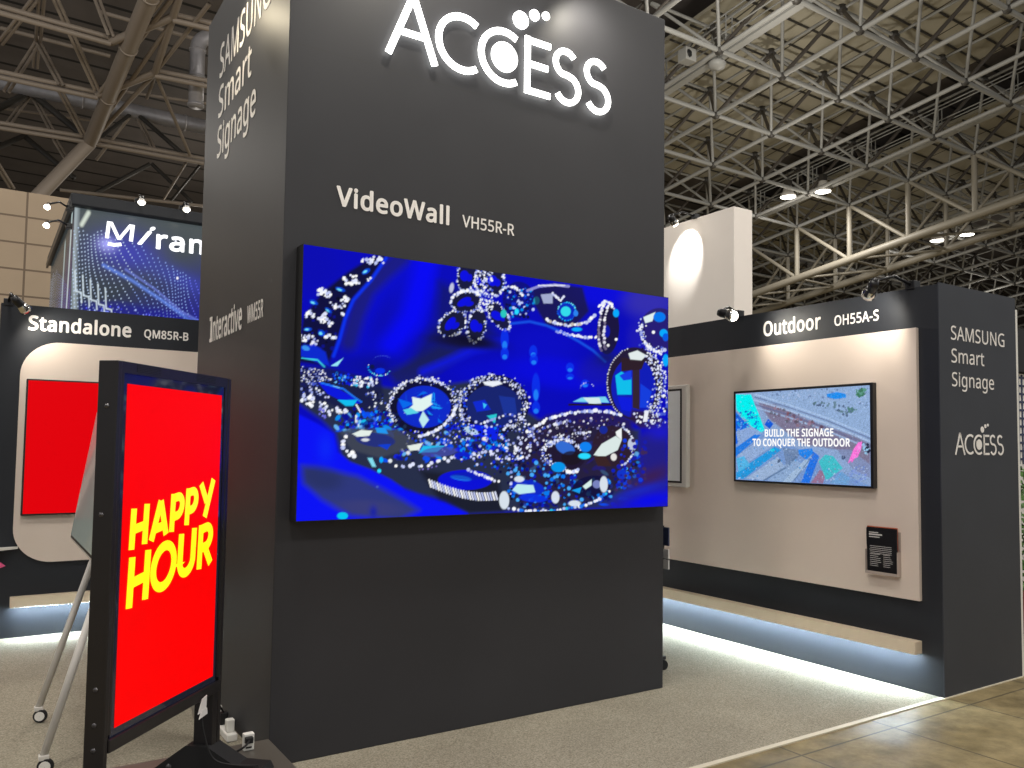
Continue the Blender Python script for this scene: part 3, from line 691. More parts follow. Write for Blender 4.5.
def jewel_picture():
    """blue satin with sapphires and diamond chains"""
    C = Canvas(460, 260, [(304, 243.5), (668.8, 299), (667, 505.5), (296.3, 521.5)])
    C.fill(L3(2, 4, 186))
    W_ = [L3(255, 255, 255), L3(225, 230, 255), L3(190, 200, 245), L3(240, 245, 255)]
    S_ = [L3(240, 245, 255), L3(150, 165, 235), L3(70, 90, 210), L3(20, 25, 90), L3(210, 215, 255), L3(10, 10, 40)]
    B_ = [L3(4, 30, 230), L3(0, 80, 245), L3(2, 8, 150), L3(8, 10, 70), L3(0, 150, 250), L3(110, 190, 255), L3(4, 12, 200)]
    CY = [L3(0, 170, 255), L3(40, 220, 255), L3(0, 90, 235), L3(120, 240, 255)]
    nav, blk = L3(16, 22, 84), L3(10, 10, 36)

    def diamonds(cx, cy, rx, ry, w, n, a0=0, a1=360, ang=0, cols=None):
        """a band of small irregular sparkling stones along an ellipse"""
        c, s_ = math.cos(math.radians(ang)), math.sin(math.radians(ang))
        for _ in range(n):
            t = math.radians(RNG.uniform(a0, a1)); k = RNG.normal(0, w * .5)
            x, y = (rx + k) * math.cos(t), (ry + k) * math.sin(t)
            cc = cols or (W_ + S_)
            C.bead(cx + x * c - y * s_, cy + x * s_ + y * c, RNG.uniform(.4, 1.05), cc[RNG.integers(len(cc))])

    # satin folds
    C.soft(310, 266, 34, 30, L3(4, 6, 176), .9, 0, 2)
    C.poly([(397, 257), (420, 260), (436, 263), (440, 290), (424, 330), (390, 352), (352, 356), (356, 318), (372, 288)], L3(2, 6, 206), 1, 10)
    C.line([(402, 258), (386, 272), (368, 290), (358, 314), (350, 342)], 17, L3(26, 28, 104), .8, 10)
    C.line([(428, 262), (420, 290), (412, 318), (392, 344)], 22, L3(0, 2, 250), .85, 14)
    C.soft(384, 318, 12, 34, L3(4, 6, 168), .7, 28)
    C.poly([(440, 282), (470, 290), (500, 336), (468, 350), (440, 364), (406, 372), (420, 346), (436, 322)], L3(12, 18, 112), .9, 12)
    C.soft(366, 366, 44, 14, L3(4, 10, 150), .7)
    C.poly([(388, 372), (410, 362), (440, 346), (470, 352), (440, 372), (420, 384), (396, 384)], L3(22, 28, 84), .85, 9)
    C.line([(424, 372), (448, 362), (474, 350), (500, 344)], 7, L3(8, 20, 226), .9, 8)
    C.soft(468, 342, 38, 7, L3(14, 14, 46), .95, 6, 2)
    C.soft(545, 346, 34, 20, L3(4, 6, 196), .9, 0, 2)
    C.soft(500, 372, 46, 12, L3(2, 4, 200), .9, 0, 2)
    C.soft(600, 292, 34, 16, L3(4, 6, 222), .9, 8, 2)
    C.soft(650, 302, 26, 18, L3(56, 50, 172), .8, 0, 2)
    C.soft(640, 340, 12, 22, L3(30, 26, 176), .7, 0, 2)
    C.soft(560, 374, 52, 16, L3(2, 4, 224), .85, 8, 2)
    C.soft(598, 372, 22, 14, L3(22, 20, 150), .6, 0, 2)
    # left branch of beads on a dark ground
    C.poly([(388, 254), (374, 275), (355, 296), (346, 316), (334, 352), (328, 366), (297, 362), (303, 318), (322, 292), (348, 272), (372, 257)], L3(10, 11, 52), .97, 4)
    C.scatter([(386, 256), (366, 280), (350, 300), (340, 330), (330, 358), (302, 360), (305, 320), (324, 294), (350, 272)], 50, .8, 2.2, [L3(8, 14, 130), L3(4, 5, 34), L3(8, 12, 70)])
    C.line([(387, 258), (372, 280), (354, 300), (346, 318), (340, 340), (334, 356)], 3.2, L3(4, 50, 240), .95, 2.4)
    for cx, cy, s, n in [(379, 258, 6, 14), (373, 262, 5, 7), (364, 261, 3, 3), (352, 281, 6, 13), (358, 280, 5, 6), (346, 277, 3, 2), (323, 291, 5, 14), (330, 294, 4, 8), (341, 303, 5, 9), (348, 299, 3, 7), (335, 305, 3, 5), (310, 313, 5, 13), (325, 318, 6, 16), (331, 324, 3, 5), (306, 338, 5, 14), (330, 337, 4, 10), (312, 342, 5, 6), (344, 313, 2, 2), (369, 279, 2, 3)]:
        for _ in range(n):
            C.bead(RNG.normal(cx, s * .55), RNG.normal(cy, s * .42), RNG.uniform(.8, 1.9), W_[RNG.integers(4)])
    for x, y, rx, ry, an in [(367, 271, 4.5, 2.4, -30), (341, 289, 5, 2, 20), (314, 302, 4.5, 2.2, 25), (329, 310, 4, 1.6, 40), (322, 333, 3.6, 3, 30), (308, 329, 4, 2, 0)]:
        C.ell(x, y, rx, ry, L3(0, 70, 220), .95, an); C.ell(x - 1, y + .3, rx * .5, ry * .5, CY[3], .9, an)
    # gem with spikes, small drop
    C.poly([(300, 346), (314, 344), (326, 352), (330, 366), (316, 362), (301, 356)], L3(4, 40, 210), .95, 2); C.line([(302, 358), (318, 360), (325, 367)], 1.6, L3(60, 210, 230), .9); C.ell(306, 348, 4, 2.4, L3(60, 150, 240), .9, 20)
    C.poly([(331, 366), (344, 358), (338, 366)], L3(150, 230, 250))
    C.soft(379, 368, 11, 8, L3(6, 10, 130), .9); C.ring(380, 368, 11, 7.5, .8, 2.0, CY + W_[:1], 10, 190, 10); C.ell(381, 371, 5, 3, L3(0, 50, 240), .9); C.ell(373, 367, 2.4, 2.4, L3(8, 20, 60), .9); C.ring(383, 359, 8, 3, .5, 2, [L3(60, 80, 220)], 180, 350)
    # dark ground below the necklace and the lower fold
    C.poly([(296, 402), (322, 420), (336, 434), (342, 456), (352, 464), (378, 474), (404, 488), (420, 494), (446, 500), (470, 514), (500, 512), (640, 506), (640, 430), (540, 420), (480, 380), (440, 386), (392, 388), (360, 384), (296, 372)], L3(38, 46, 58), .95, 5)
    C.poly([(420, 470), (500, 480), (504, 512), (470, 513), (440, 500)], L3(20, 22, 34), .8, 6)
    C.poly([(290, 410), (318, 424), (334, 434), (338, 452), (350, 462), (372, 470), (392, 480), (406, 490), (424, 496), (446, 503), (468, 513), (474, 524), (290, 526)], L3(4, 14, 246), 1, 3)
    C.poly([(302, 466), (330, 470), (358, 476), (382, 488), (404, 500), (420, 510), (400, 520), (352, 516), (322, 500), (304, 484)], L3(46, 56, 112), .95, 8)
    C.soft(322, 478, 22, 12, L3(36, 46, 90), .7, 14, 2); C.soft(372, 508, 34, 8, L3(60, 62, 118), .7, 4, 2); C.soft(326, 448, 8, 14, L3(6, 40, 250), .7)
    C.ell(343, 516, 5.4, 3.6, L3(0, 200, 240)); C.soft(374, 512, 4, 6, L3(10, 24, 170), .8); C.bead(378, 487, 1.2, L3(70, 90, 190))
    # left sparkle mass
    reg = [(300, 366), (330, 368), (352, 374), (382, 380), (384, 394), (362, 420), (330, 404), (300, 396)]
    C.poly(reg, L3(18, 24, 70), .85, 4)
    C.scatter([(301, 366), (324, 370), (332, 380), (302, 384)], 130, .4, 1.0, S_ + W_[:1])
    C.scatter([(332, 372), (352, 374), (356, 386), (336, 384)], 60, .6, 1.4, B_)
    C.scatter([(356, 376), (380, 378), (376, 388), (352, 386)], 50, .6, 1.5, W_ + [L3(60, 190, 240)])
    C.scatter([(300, 384), (316, 382), (330, 398), (302, 396)], 46, .6, 1.4, S_)
    C.scatter([(366, 390), (384, 394), (382, 412), (366, 408)], 36, .5, 1.2, S_ + [L3(40, 60, 80)])
    C.poly([(318, 382), (330, 384), (352, 396), (362, 404), (344, 402), (328, 394)], L3(4, 20, 220)); C.line([(322, 383), (344, 389), (356, 398), (362, 402)], 1.8, L3(30, 120, 250), .9); C.poly([(338, 400), (358, 400), (354, 406), (346, 406)], L3(10, 190, 240)); C.line([(334, 386), (340, 388)], 1.0, L3(120, 200, 255), .9)
    for x, y in [(303, 397), (308, 399), (311, 404), (321, 405), (326, 407), (331, 413), (338, 410), (342, 411), (345, 411), (312, 398), (324, 410)]:
        for _ in range(4):
            C.bead(x + RNG.normal(0, 1.5), y + RNG.normal(0, 1.5), RNG.uniform(1.0, 2.2), W_[RNG.integers(4)])
    C.scatter([(316, 408), (328, 410), (326, 418), (316, 414)], 10, .8, 1.6, [L3(110, 110, 220)])
    C.scatter([(336, 418), (352, 408), (372, 410), (404, 414), (410, 436), (380, 432), (344, 432)], 150, .7, 1.9, B_)
    C.line([(357, 405), (361, 412)], 1.6, W_[0], .9); C.line([(357, 416), (357, 424), (360, 427)], 2.4, L3(225, 235, 245), .95); C.ell(365, 423, 3.6, 3.4, L3(20, 190, 235)); C.line([(375, 418), (375, 424)], 1.4, W_[2], .9); C.ell(393, 420, 3, 2, CY[0], .9, -40)
    for pl_, n_ in (([(336, 414), (404, 410), (420, 436), (350, 436)], 60), ([(446, 420), (510, 424), (520, 470), (452, 452)], 90), ([(510, 440), (640, 440), (630, 500), (512, 506)], 110), ([(380, 440), (446, 436), (470, 462), (400, 462)], 30)):
        for _ in range(n_):
            i_ = RNG.integers(4); a_, b_, c_ = RNG.uniform(0, 1, 3)
            x = pl_[0][0] + (pl_[1][0] - pl_[0][0]) * a_; y = pl_[0][1] + (pl_[3][1] - pl_[0][1]) * b_
            C.ell(x, y, RNG.uniform(1.5, 5), RNG.uniform(1, 2.6), B_[RNG.integers(len(B_) - 1)], .85, RNG.uniform(-60, 60))
    # sapphire with a white star
    C.ell(423, 407, 34, 27, L3(10, 10, 44), .95)
    C.ell(425, 407, 27, 21, L3(8, 40, 200))
    for k in range(26):
        a = RNG.uniform(0, 6.28); rr = RNG.uniform(.3, 1)
        x, y = 425 + 25 * rr * math.cos(a), 407 + 19 * rr * math.sin(a)
        C.poly([(x + RNG.normal(0, 4), y + RNG.normal(0, 3)) for _ in range(3)], [L3(0, 110, 240), L3(6, 20, 130), L3(20, 160, 250), L3(8, 60, 210)][RNG.integers(4)], .9)
    C.poly([(413, 397), (422, 399), (433, 394), (432, 403), (434, 404), (424, 411), (405, 413), (414, 405)], L3(225, 245, 240))
    C.poly([(404, 410), (412, 408), (420, 413), (408, 415)], L3(90, 210, 230)); C.poly([(424, 411), (430, 420), (424, 428), (420, 420)], L3(190, 235, 240))
    diamonds(423, 406, 33, 26.5, 3.4, 190, 150, 395, -6); C.ring(423, 406, 33, 27, 1.2, 3.2, W_, 190, 330, -6)
    # second sapphire, dark
    C.ell(495, 405, 35, 30, L3(14, 14, 50), .97)
    C.ell(495, 407, 28, 22, L3(20, 34, 110))
    C.poly([(474, 402), (486, 400), (492, 410), (478, 412)], L3(10, 40, 210)); C.poly([(484, 403), (488, 405), (485, 409)], L3(60, 200, 250))
    C.poly([(488, 416), (498, 414), (496, 424)], L3(40, 200, 210)); C.poly([(470, 424), (500, 428), (498, 440), (474, 436)], L3(6, 30, 230)); C.poly([(500, 396), (516, 398), (518, 414), (506, 418)], L3(24, 50, 150))
    diamonds(494, 405, 32.5, 27, 4.6, 330, 140, 420)
    C.poly([(484, 382), (500, 381), (504, 384), (494, 387), (486, 385)], L3(235, 240, 248))
    # links between the stones
    C.scatter([(450, 380), (468, 392), (470, 440), (446, 452), (400, 452), (404, 430), (440, 430), (456, 410)], 190, .5, 1.2, S_ + B_[:3])
    C.chain([(420, 437), (440, 430), (452, 418), (458, 405)], 1.8, 2.4, W_)
    # lower left leaf stones
    C.poly([(340, 432), (352, 428), (400, 430), (420, 446), (380, 458), (352, 450)], L3(62, 68, 84), .9, 3)
    C.ell(376, 440, 20, 7, L3(24, 40, 130), .8, 6)
    C.poly([(353, 434), (362, 430), (373, 431), (370, 436), (358, 437)], L3(228, 240, 232)); C.poly([(376, 428), (386, 428), (389, 434), (378, 433)], L3(30, 150, 240)); C.poly([(378, 445), (392, 444), (388, 450)], L3(10, 60, 210))
    C.ell(366, 440, 4, 1.6, L3(220, 225, 230))
    C.chain([(346, 436), (342, 444), (346, 452), (358, 457)], 2.6, 4.4, W_, .5)
    C.poly([(408, 446), (424, 443), (420, 450), (411, 451)], L3(230, 240, 230)); C.poly([(424, 446), (446, 446), (438, 452), (420, 453)], L3(30, 190, 240)); C.ell(440, 452, 18, 5, L3(70, 78, 170), .7, -4); C.ell(409, 453, 2, 2, L3(220, 225, 235))
    C.poly([(368, 458), (373, 458), (377, 467), (373, 467)], L3(130, 220, 240)); C.ell(382, 460, 2, 3, CY[0]); C.ell(380, 471, 2, 2, CY[1]); C.ell(391, 461, 2, 2, L3(230, 235, 240))
    C.chain([(398, 466), (412, 466), (430, 464), (448, 460), (466, 456), (490, 452), (500, 462)], 2.2, 4.6, W_, .6)
    C.chain([(420, 470), (440, 466)], 1.2, 5, [L3(120, 110, 190)])
    # lower ring with a fringe
    C.ell(466, 480, 27, 10, L3(4, 12, 214)); C.ell(462, 478, 10, 2.4, L3(30, 130, 250), .9, 8); C.ell(470, 476, 18, 4, L3(6, 30, 160), .6)
    for i in range(26):
        t = i / 25
        x = 430 + 66 * t; y = 482 + 13 * math.sin(PI * min(1, t * .62)) + 1
        C.line([(x, y - 3), (x + 2, y + 4)], 1.7, W_[i % 3], .95)
    C.chain([(470, 470), (482, 475), (492, 479), (500, 482)], 2.0, 3.2, W_)
    C.ell(464, 456, 9, 4, L3(8, 30, 200)); C.ell(472, 431, 8, 3, L3(190, 220, 240), .9, 20); C.ell(486, 439, 3, 2, L3(245, 235, 220))
    C.scatter([(466, 420), (506, 424), (512, 470), (500, 476), (462, 462), (456, 440)], 170, .5, 1.5, [L3(10, 40, 220), L3(200, 210, 255), L3(8, 10, 60), L3(0, 120, 240), L3(20, 24, 120)])
    # flower brooch
    for cx, cy, rx, ry, an in [(467.6, 302, 15, 10, -8), (453.6, 324, 15, 11, -35), (478, 326, 9, 17, 12), (500, 316, 8, 17, -35), (468, 276, 9, 15, 12), (496, 281, 10, 15, -8), (482, 281, 5, 12, 0)]:
        C.ell(cx, cy, rx, ry, L3(22, 24, 50), .95, an); C.ell(cx - 2, cy, rx * .5, ry * .36, L3(4, 10, 230), .95, an - 20); C.ell(cx + 3, cy + 2, rx * .3, ry * .25, L3(4, 10, 220), .95, an)
        diamonds(cx, cy, rx, ry, 1.4, 74, 0, 360, an, W_ + S_[:3])
    C.ring(467.6, 300, 15, 9, 1.7, 2.2, W_, 180, 340, -8)
    C.scatter([(478, 268), (494, 270), (494, 310), (480, 312)], 110, .5, 1.2, W_ + S_[:3])
    C.soft(470, 340, 24, 5, L3(6, 6, 40), .9, 14)
    C.ell(453, 288, 2.2, 5, L3(210, 215, 240), .8, 10)
    # rings at the top right
    C.ell(520, 300, 16, 18, L3(10, 14, 90), .7); C.scatter([(504, 288), (534, 288), (536, 318), (508, 318)], 120, .6, 1.7, [L3(10, 40, 200), L3(0, 140, 240), L3(8, 10, 70), L3(190, 205, 255), L3(8, 20, 130)])
    C.chain([(502, 292), (508, 287), (516, 287), (524, 296)], 1.5, 2.2, W_); C.ell(538, 301, 3, 4, CY[1]); C.ell(518, 312, 2, 3, CY[1]); C.ell(505, 314, 3, 4, L3(40, 200, 190))
    C.poly([(534, 290), (556, 284), (584, 288), (590, 312), (575, 328), (548, 326), (536, 306)], L3(22, 20, 66), .9, 3)
    C.line([(529, 291), (540, 287), (556, 285.5), (570, 287)], 2.6, L3(150, 150, 215), .9); C.line([(540, 286), (566, 286)], 1.4, L3(230, 232, 245), .9)
    C.poly([(542, 295), (554, 294), (554, 304), (545, 304)], L3(180, 190, 225), .8); C.chain([(554, 294), (562, 301), (566, 296)], 1.4, 2.0, W_)
    C.ell(568, 312, 9, 9.5, L3(6, 40, 190)); C.ell(567, 312, 5, 5, L3(50, 220, 235)); C.ring(568, 312, 9, 9, .9, 2.4, CY, 0, 360); C.ell(577, 314, 2.4, 3, L3(40, 130, 240))
    C.chain([(548, 320), (557, 324), (568, 326), (580, 325), (590, 322), (596, 316)], 2.0, 2.4, W_ + [L3(200, 190, 180)]); C.chain([(558, 332), (570, 335), (584, 338), (598, 338)], 1.8, 2.6, W_ + S_[:2]); C.ell(578, 330, 5, 2, CY[0])
    C.ell(609, 331, 11, 24, L3(24, 18, 44), .95, 4); C.ell(608, 332, 3, 6, L3(10, 20, 180), .8)
    for dx in (0, 5):
        C.chain([(607 + dx, 303), (602 + dx, 312), (600 + dx, 328), (600 + dx, 344), (602 + dx, 351)], 1.7, 2.6, [L3(225, 225, 240), L3(120, 110, 140), L3(250, 250, 255)])
    C.chain([(600, 308), (606, 302), (612, 304), (616, 312)], 1.6, 2.4, W_); C.ell(617, 314, 3, 4, CY[0]); C.bead(617, 340, 1.4, W_[0]); C.bead(609, 346, 1.4, W_[0])
    # fold below the rings
    C.line([(512, 324), (531, 322), (548, 326), (564, 333), (580, 342), (594, 351), (606, 362)], 2.0, L3(20, 90, 240), .85, 2)
    C.soft(608, 358, 12, 8, nav, .8)
    for x, y, h in [(506, 340, 14), (506, 354, 8), (534.5, 352, 8), (535, 360, 7), (571, 368, 6), (571, 377, 4), (537, 388, 18), (537, 408, 8), (586, 384, 5)]:
        C.ell(x, y, 4, h * .8, L3(4, 50, 240), .8); C.ell(x, y + h * .4, 2.4, h * .3, L3(30, 130, 250), .9)
    # right edge ring and big oval
    C.ell(660, 331, 20, 22, L3(40, 30, 90), .8); C.ring(659, 331, 17, 21, 2.0, 2.8, W_ + S_[:2], 70, 200); diamonds(659, 331, 17, 21, 4, 70, 70, 210)
    C.poly([(644, 318), (656, 313), (653, 322), (646, 324)], L3(225, 240, 240)); C.ell(660, 318, 6, 5, L3(0, 120, 240)); C.ell(664, 334, 4, 4, CY[0]); C.ell(666, 338, 3, 4, L3(0, 90, 230)); C.bead(654, 333, 1.6, W_[0])
    C.ell(635, 384, 28, 36, L3(34, 24, 46), .97)
    C.ell(634, 388, 22, 30, L3(6, 26, 190), .9)
    C.poly([(616, 376), (622, 372), (632, 378), (632, 395), (618, 395)], L3(10, 190, 235)); C.poly([(620, 376), (632, 370), (632, 380), (624, 381)], L3(20, 60, 230))
    C.poly([(633, 368), (640, 366), (640, 410), (633, 408)], L3(50, 34, 50)); C.poly([(641, 384), (652, 392), (648, 408), (640, 408)], L3(16, 60, 220)); C.poly([(618, 397), (632, 398), (632, 412), (622, 410)], L3(8, 24, 220)); C.poly([(622, 358), (646, 360), (642, 370), (622, 372)], L3(44, 28, 40))
    C.ring(634, 384, 26, 35, .9, 3.0, [L3(220, 220, 235)], 120, 260)
    C.poly([(629, 354), (638, 351), (647, 356), (642, 361), (631, 360)], L3(225, 235, 235)); diamonds(636, 384, 25, 34, 6.5, 260, -64, 62)
    C.ell(666, 361, 3, 6, CY[0]); C.chain([(664, 396), (668, 404), (664, 414), (656, 416)], 2.0, 2.6, S_[:5])
    C.poly([(632, 410), (650, 412), (664, 420), (660, 430), (640, 428), (630, 420)], L3(44, 26, 52), .9, 3); C.scatter([(632, 411), (650, 412), (666, 422), (656, 430), (634, 424)], 60, .5, 1.3, W_ + S_)
    C.poly([(645, 411), (649, 411), (647, 422), (643, 422)], L3(235, 238, 245))
    # jewelled band bottom right
    C.poly([(524, 432), (548, 416), (580, 410), (616, 412), (632, 420), (636, 470), (600, 500), (520, 506), (512, 470)], L3(36, 26, 60), .85, 6)
    C.poly([(574, 402), (582, 398), (606, 397), (610, 403)], L3(120, 210, 240)); C.poly([(584, 398), (600, 398), (602, 404), (590, 404)], L3(215, 235, 235)); C.line([(570, 405), (612, 405)], 2, L3(30, 18, 40))
    C.ring(588, 390, 7, 7, .7, 2.4, S_, 180, 360)
    C.chain([(528, 432), (540, 424), (552, 418), (570, 413), (590, 411), (610, 412), (622, 416)], 2.0, 3.0, W_ + S_[:2]); C.chain([(530, 434), (545, 428), (560, 423), (572, 421)], 1.7, 2.6, S_[:5]); C.chain([(574, 434), (592, 432)], 1.5, 2.4, W_)
    C.scatter([(528, 432), (560, 420), (610, 416), (628, 424), (612, 440), (560, 440), (534, 448)], 210, .5, 1.4, [L3(60, 40, 70), L3(225, 225, 240), L3(20, 14, 40), L3(120, 120, 180), L3(16, 16, 90)])
    C.scatter([(510, 450), (560, 470), (600, 480), (640, 450), (634, 480), (600, 504), (524, 508), (508, 490)], 300, .7, 2.2, [L3(6, 30, 190), L3(0, 120, 240), L3(10, 12, 70), L3(70, 170, 250), L3(8, 16, 120)])
    C.ell(566, 453, 21, 17, L3(30, 20, 46), .95, 10); C.ell(566, 448, 10, 6, L3(50, 110, 215), .95, 25); C.ell(572, 458, 10, 7, L3(26, 18, 30), .9)
    diamonds(565, 453, 20, 16, 3.4, 150, 80, 280, 8, W_ + S_[:4]); diamonds(565, 453, 16, 13, 1.6, 70, 200, 340, 8, W_ + S_[:2]); C.chain([(568, 472), (576, 472), (580, 468)], 2.2, 2.6, W_)
    C.ell(613, 446, 20, 20, L3(44, 28, 44), .9, -20)
    C.poly([(594, 455), (602, 444), (616, 436), (622, 440), (618, 450), (604, 457)], L3(218, 232, 230)); C.poly([(616, 432), (622, 428), (622, 440), (617, 436)], L3(240, 244, 244)); C.poly([(594, 456), (606, 456), (612, 466), (598, 466)], L3(56, 34, 36)); C.ell(614, 457, 3, 3.6, L3(230, 228, 225)); C.ring(613, 446, 21, 21, 1.4, 2.8, W_ + S_[:2], -60, 80)
    C.ell(586, 447, 6, 5, L3(10, 130, 240)); C.ell(585, 456, 6, 3, CY[1]); C.ell(559, 467, 7, 5, L3(0, 150, 235)); C.ell(604, 430, 4, 4, L3(20, 40, 150)); C.ell(632, 444, 4, 6, L3(190, 200, 225)); C.ell(622, 474, 5, 5, L3(10, 50, 200))
    C.ell(528, 488, 17, 8, L3(6, 40, 200), .95, 6); C.poly([(513, 490), (518, 484), (534, 485), (536, 492), (520, 494)], L3(190, 235, 240)); C.ell(534, 498, 14, 4, L3(4, 50, 230), .9, 4)
    C.ell(590, 486, 18, 10, L3(14, 14, 60), .95, -14); C.poly([(583, 486), (592, 479), (592, 485), (586, 489)], L3(215, 240, 235)); C.poly([(572, 490), (582, 487), (580, 493)], L3(20, 160, 240)); C.ell(597, 484, 4, 4, L3(120, 130, 190))
    for x, y, rx, ry in [(556, 497, 4, 6), (604, 484, 4, 8), (505, 500, 5, 9), (575, 503, 6, 3), (520, 479, 5, 3)]:
        C.ell(x, y, rx, ry, L3(225, 235, 245), .9)
    C.chain([(510, 508), (530, 511), (556, 510), (580, 506), (598, 500), (610, 490)], 2.0, 3.4, W_ + [L3(40, 200, 240), L3(30, 120, 240)])
    C.chain([(482, 424), (510, 414), (526, 420), (540, 448), (512, 470), (512, 500)], 1.5, 3.0, S_)
    C.scatter([(506, 420), (530, 418), (536, 446), (512, 470), (502, 440)], 120, .5, 1.6, W_ + S_)
    # satin at the lower right corner
    C.poly([(640, 436), (668, 424), (668, 508), (606, 508), (622, 492), (640, 470)], L3(34, 30, 120), .85, 8)
    C.soft(660, 432, 14, 8, L3(24, 22, 200), .9); C.soft(652, 476, 20, 8, L3(60, 30, 70), .8, -24); C.soft(650, 500, 34, 9, L3(4, 6, 232), 1, -12); C.soft(640, 490, 26, 4, L3(20, 40, 200), .7, -16)
    C.scatter([(622, 440), (648, 440), (646, 480), (616, 492)], 60, .8, 2.4, [L3(20, 26, 170), L3(10, 60, 220), L3(60, 40, 90)])
    return C


def aerial_picture():
    """rooftops and a railway seen from the air"""
    C = Canvas(300, 170, [(95, 135), (893, 88), (905, 690), (103, 645)])
    C.fill(L3(138, 164, 206))
    n = RNG.normal(0, 1, C.img.shape[:2])
    C.poly([(190, 140), (893, 85), (905, 380), (640, 340), (420, 230), (240, 170)], L3(144, 172, 212), 1, 10)
    C.poly([(230, 190), (330, 200), (520, 290), (800, 390), (900, 440), (900, 560), (700, 470), (500, 440), (300, 290)], L3(124, 118, 146), 1, 12)
    C.poly([(95, 330), (260, 330), (460, 460), (540, 520), (905, 690), (95, 690)], L3(118, 150, 204), 1, 8)
    for k, dy in enumerate((0, 16, 34, 60, 76)):
        C.line([(210, 140 + dy), (420, 205 + dy), (640, 282 + dy), (905, 392 + dy)], 7 if k % 2 else 10, [L3(168, 194, 230), L3(104, 118, 160), L3(172, 194, 226), L3(96, 108, 150), L3(156, 182, 220)][k], .85, 4)
    C.scatter([(520, 160), (700, 190), (830, 240), (760, 270), (560, 200)], 50, 4, 9, [L3(66, 84, 116), L3(150, 176, 214), L3(90, 120, 130)], .8)
    C.scatter([(260, 190), (500, 270), (640, 350), (600, 380), (320, 270)], 50, 4, 11, [L3(130, 84, 92), L3(86, 84, 96), L3(150, 120, 140), L3(96, 70, 90)], .7)
    C.scatter([(230, 130), (640, 105), (880, 100), (880, 230), (700, 170), (420, 180)], 80, 3, 8, [L3(150, 176, 220), L3(90, 112, 160), L3(170, 190, 224)], .7)
    C.poly([(636, 140), (700, 128), (752, 140), (752, 162), (690, 170), (640, 160)], L3(30, 140, 236), 1, 5)
    C.scatter([(815, 110), (870, 105), (860, 150), (820, 155)], 26, 5, 10, [L3(60, 116, 90), L3(90, 150, 130)], .9)
    C.scatter([(760, 220), (820, 230), (810, 260), (770, 250)], 14, 4, 8, [L3(80, 126, 120)], .8)
    # cyan spray in the upper left corner
    C.poly([(95, 240), (150, 300), (210, 360), (95, 440)], L3(20, 100, 220), 1, 6)
    C.poly([(95, 140), (186, 140), (214, 210), (240, 270), (270, 350), (240, 380), (190, 330), (150, 280), (100, 230)], L3(0, 240, 240), 1, 5)
    C.scatter([(110, 230), (210, 250), (262, 350), (240, 390), (160, 330)], 80, 3, 8, [L3(0, 230, 240), L3(20, 120, 220), L3(0, 200, 230), L3(20, 80, 190)], .9)
    C.scatter([(100, 250), (180, 340), (210, 390), (120, 420)], 40, 4, 9, [L3(20, 150, 230), L3(10, 90, 200), L3(120, 170, 230)], .8)
    C.poly([(268, 320), (290, 286), (322, 316), (300, 346)], L3(14, 90, 216), 1, 4)
    # rooftops along the diagonal streets
    for pts, c in [([(100, 360), (190, 330), (260, 370), (120, 470)], (140, 168, 214)), ([(95, 460), (210, 378), (250, 380), (100, 510)], (16, 120, 226)),
                   ([(110, 500), (270, 392), (330, 440), (150, 560)], (146, 172, 214)), ([(105, 600), (330, 452), (370, 470), (150, 640), (105, 640)], (20, 150, 220)),
                   ([(104, 520), (150, 506), (188, 560), (120, 600)], (80, 180, 230)), ([(160, 640), (350, 510), (395, 575), (270, 650)], (154, 178, 212)), ([(290, 652), (440, 515), (500, 560), (380, 660)], (140, 168, 206)),
                   ([(380, 662), (520, 520), (545, 545), (430, 664)], (160, 186, 216)), ([(470, 470), (555, 462), (560, 490), (520, 530), (478, 500)], (14, 128, 232)), ([(490, 664), (560, 480), (598, 510), (540, 668)], (20, 110, 226)),
                   ([(548, 668), (600, 590), (640, 610), (620, 672)], (150, 112, 142)), ([(594, 540), (632, 500), (680, 510), (738, 582), (640, 655)], (60, 190, 200)), ([(660, 670), (730, 600), (780, 640), (770, 680)], (110, 160, 210)),
                   ([(380, 460), (470, 470), (470, 520), (400, 560)], (110, 134, 172)), ([(700, 470), (780, 470), (900, 560), (900, 640), (800, 590)], (128, 140, 180))]:
        C.poly(pts, lin(c), .95, 4)
    C.line([(270, 650), (400, 575), (470, 500)], 10, L3(84, 112, 150), .8, 5); C.line([(440, 664), (560, 500)], 6, L3(90, 120, 160), .8, 4)
    C.scatter([(105, 400), (500, 480), (900, 640), (880, 685), (105, 640)], 120, 2.5, 6, [L3(180, 204, 236), L3(90, 120, 170), L3(60, 150, 220), L3(140, 160, 200)], .7)
    C.ell(358, 536, 8, 12, L3(70, 90, 120), .9, 40); C.ell(318, 472, 14, 9, L3(20, 210, 230), .9)
    # pink streak
    C.poly([(768, 552), (800, 470), (828, 428), (850, 424), (846, 466), (826, 516), (792, 530)], L3(255, 120, 220), 1, 5)
    C.scatter([(770, 556), (800, 500), (840, 430), (850, 440), (800, 540)], 26, 3, 7, [L3(255, 140, 225), L3(240, 90, 200)], .8)
    C.scatter([(860, 440), (895, 440), (895, 500), (860, 490)], 16, 4, 9, [L3(20, 30, 60), L3(150, 200, 236)], .9); C.ell(740, 518, 12, 12, L3(40, 50, 90), .8)
    C.scatter([(760, 590), (860, 560), (890, 660), (800, 670)], 40, 3, 8, [L3(130, 150, 220), L3(170, 196, 236), L3(100, 130, 200)], .7)
    C.scatter([(100, 100), (890, 95), (900, 680), (105, 640)], 700, 1.5, 4.5, [L3(160, 188, 224), L3(116, 140, 180), L3(140, 160, 190), L3(96, 116, 156), L3(176, 200, 226)], .55)
    C.img = np.clip(C.img * (1 + .14 * n[..., None]), 0, 1)
    return C


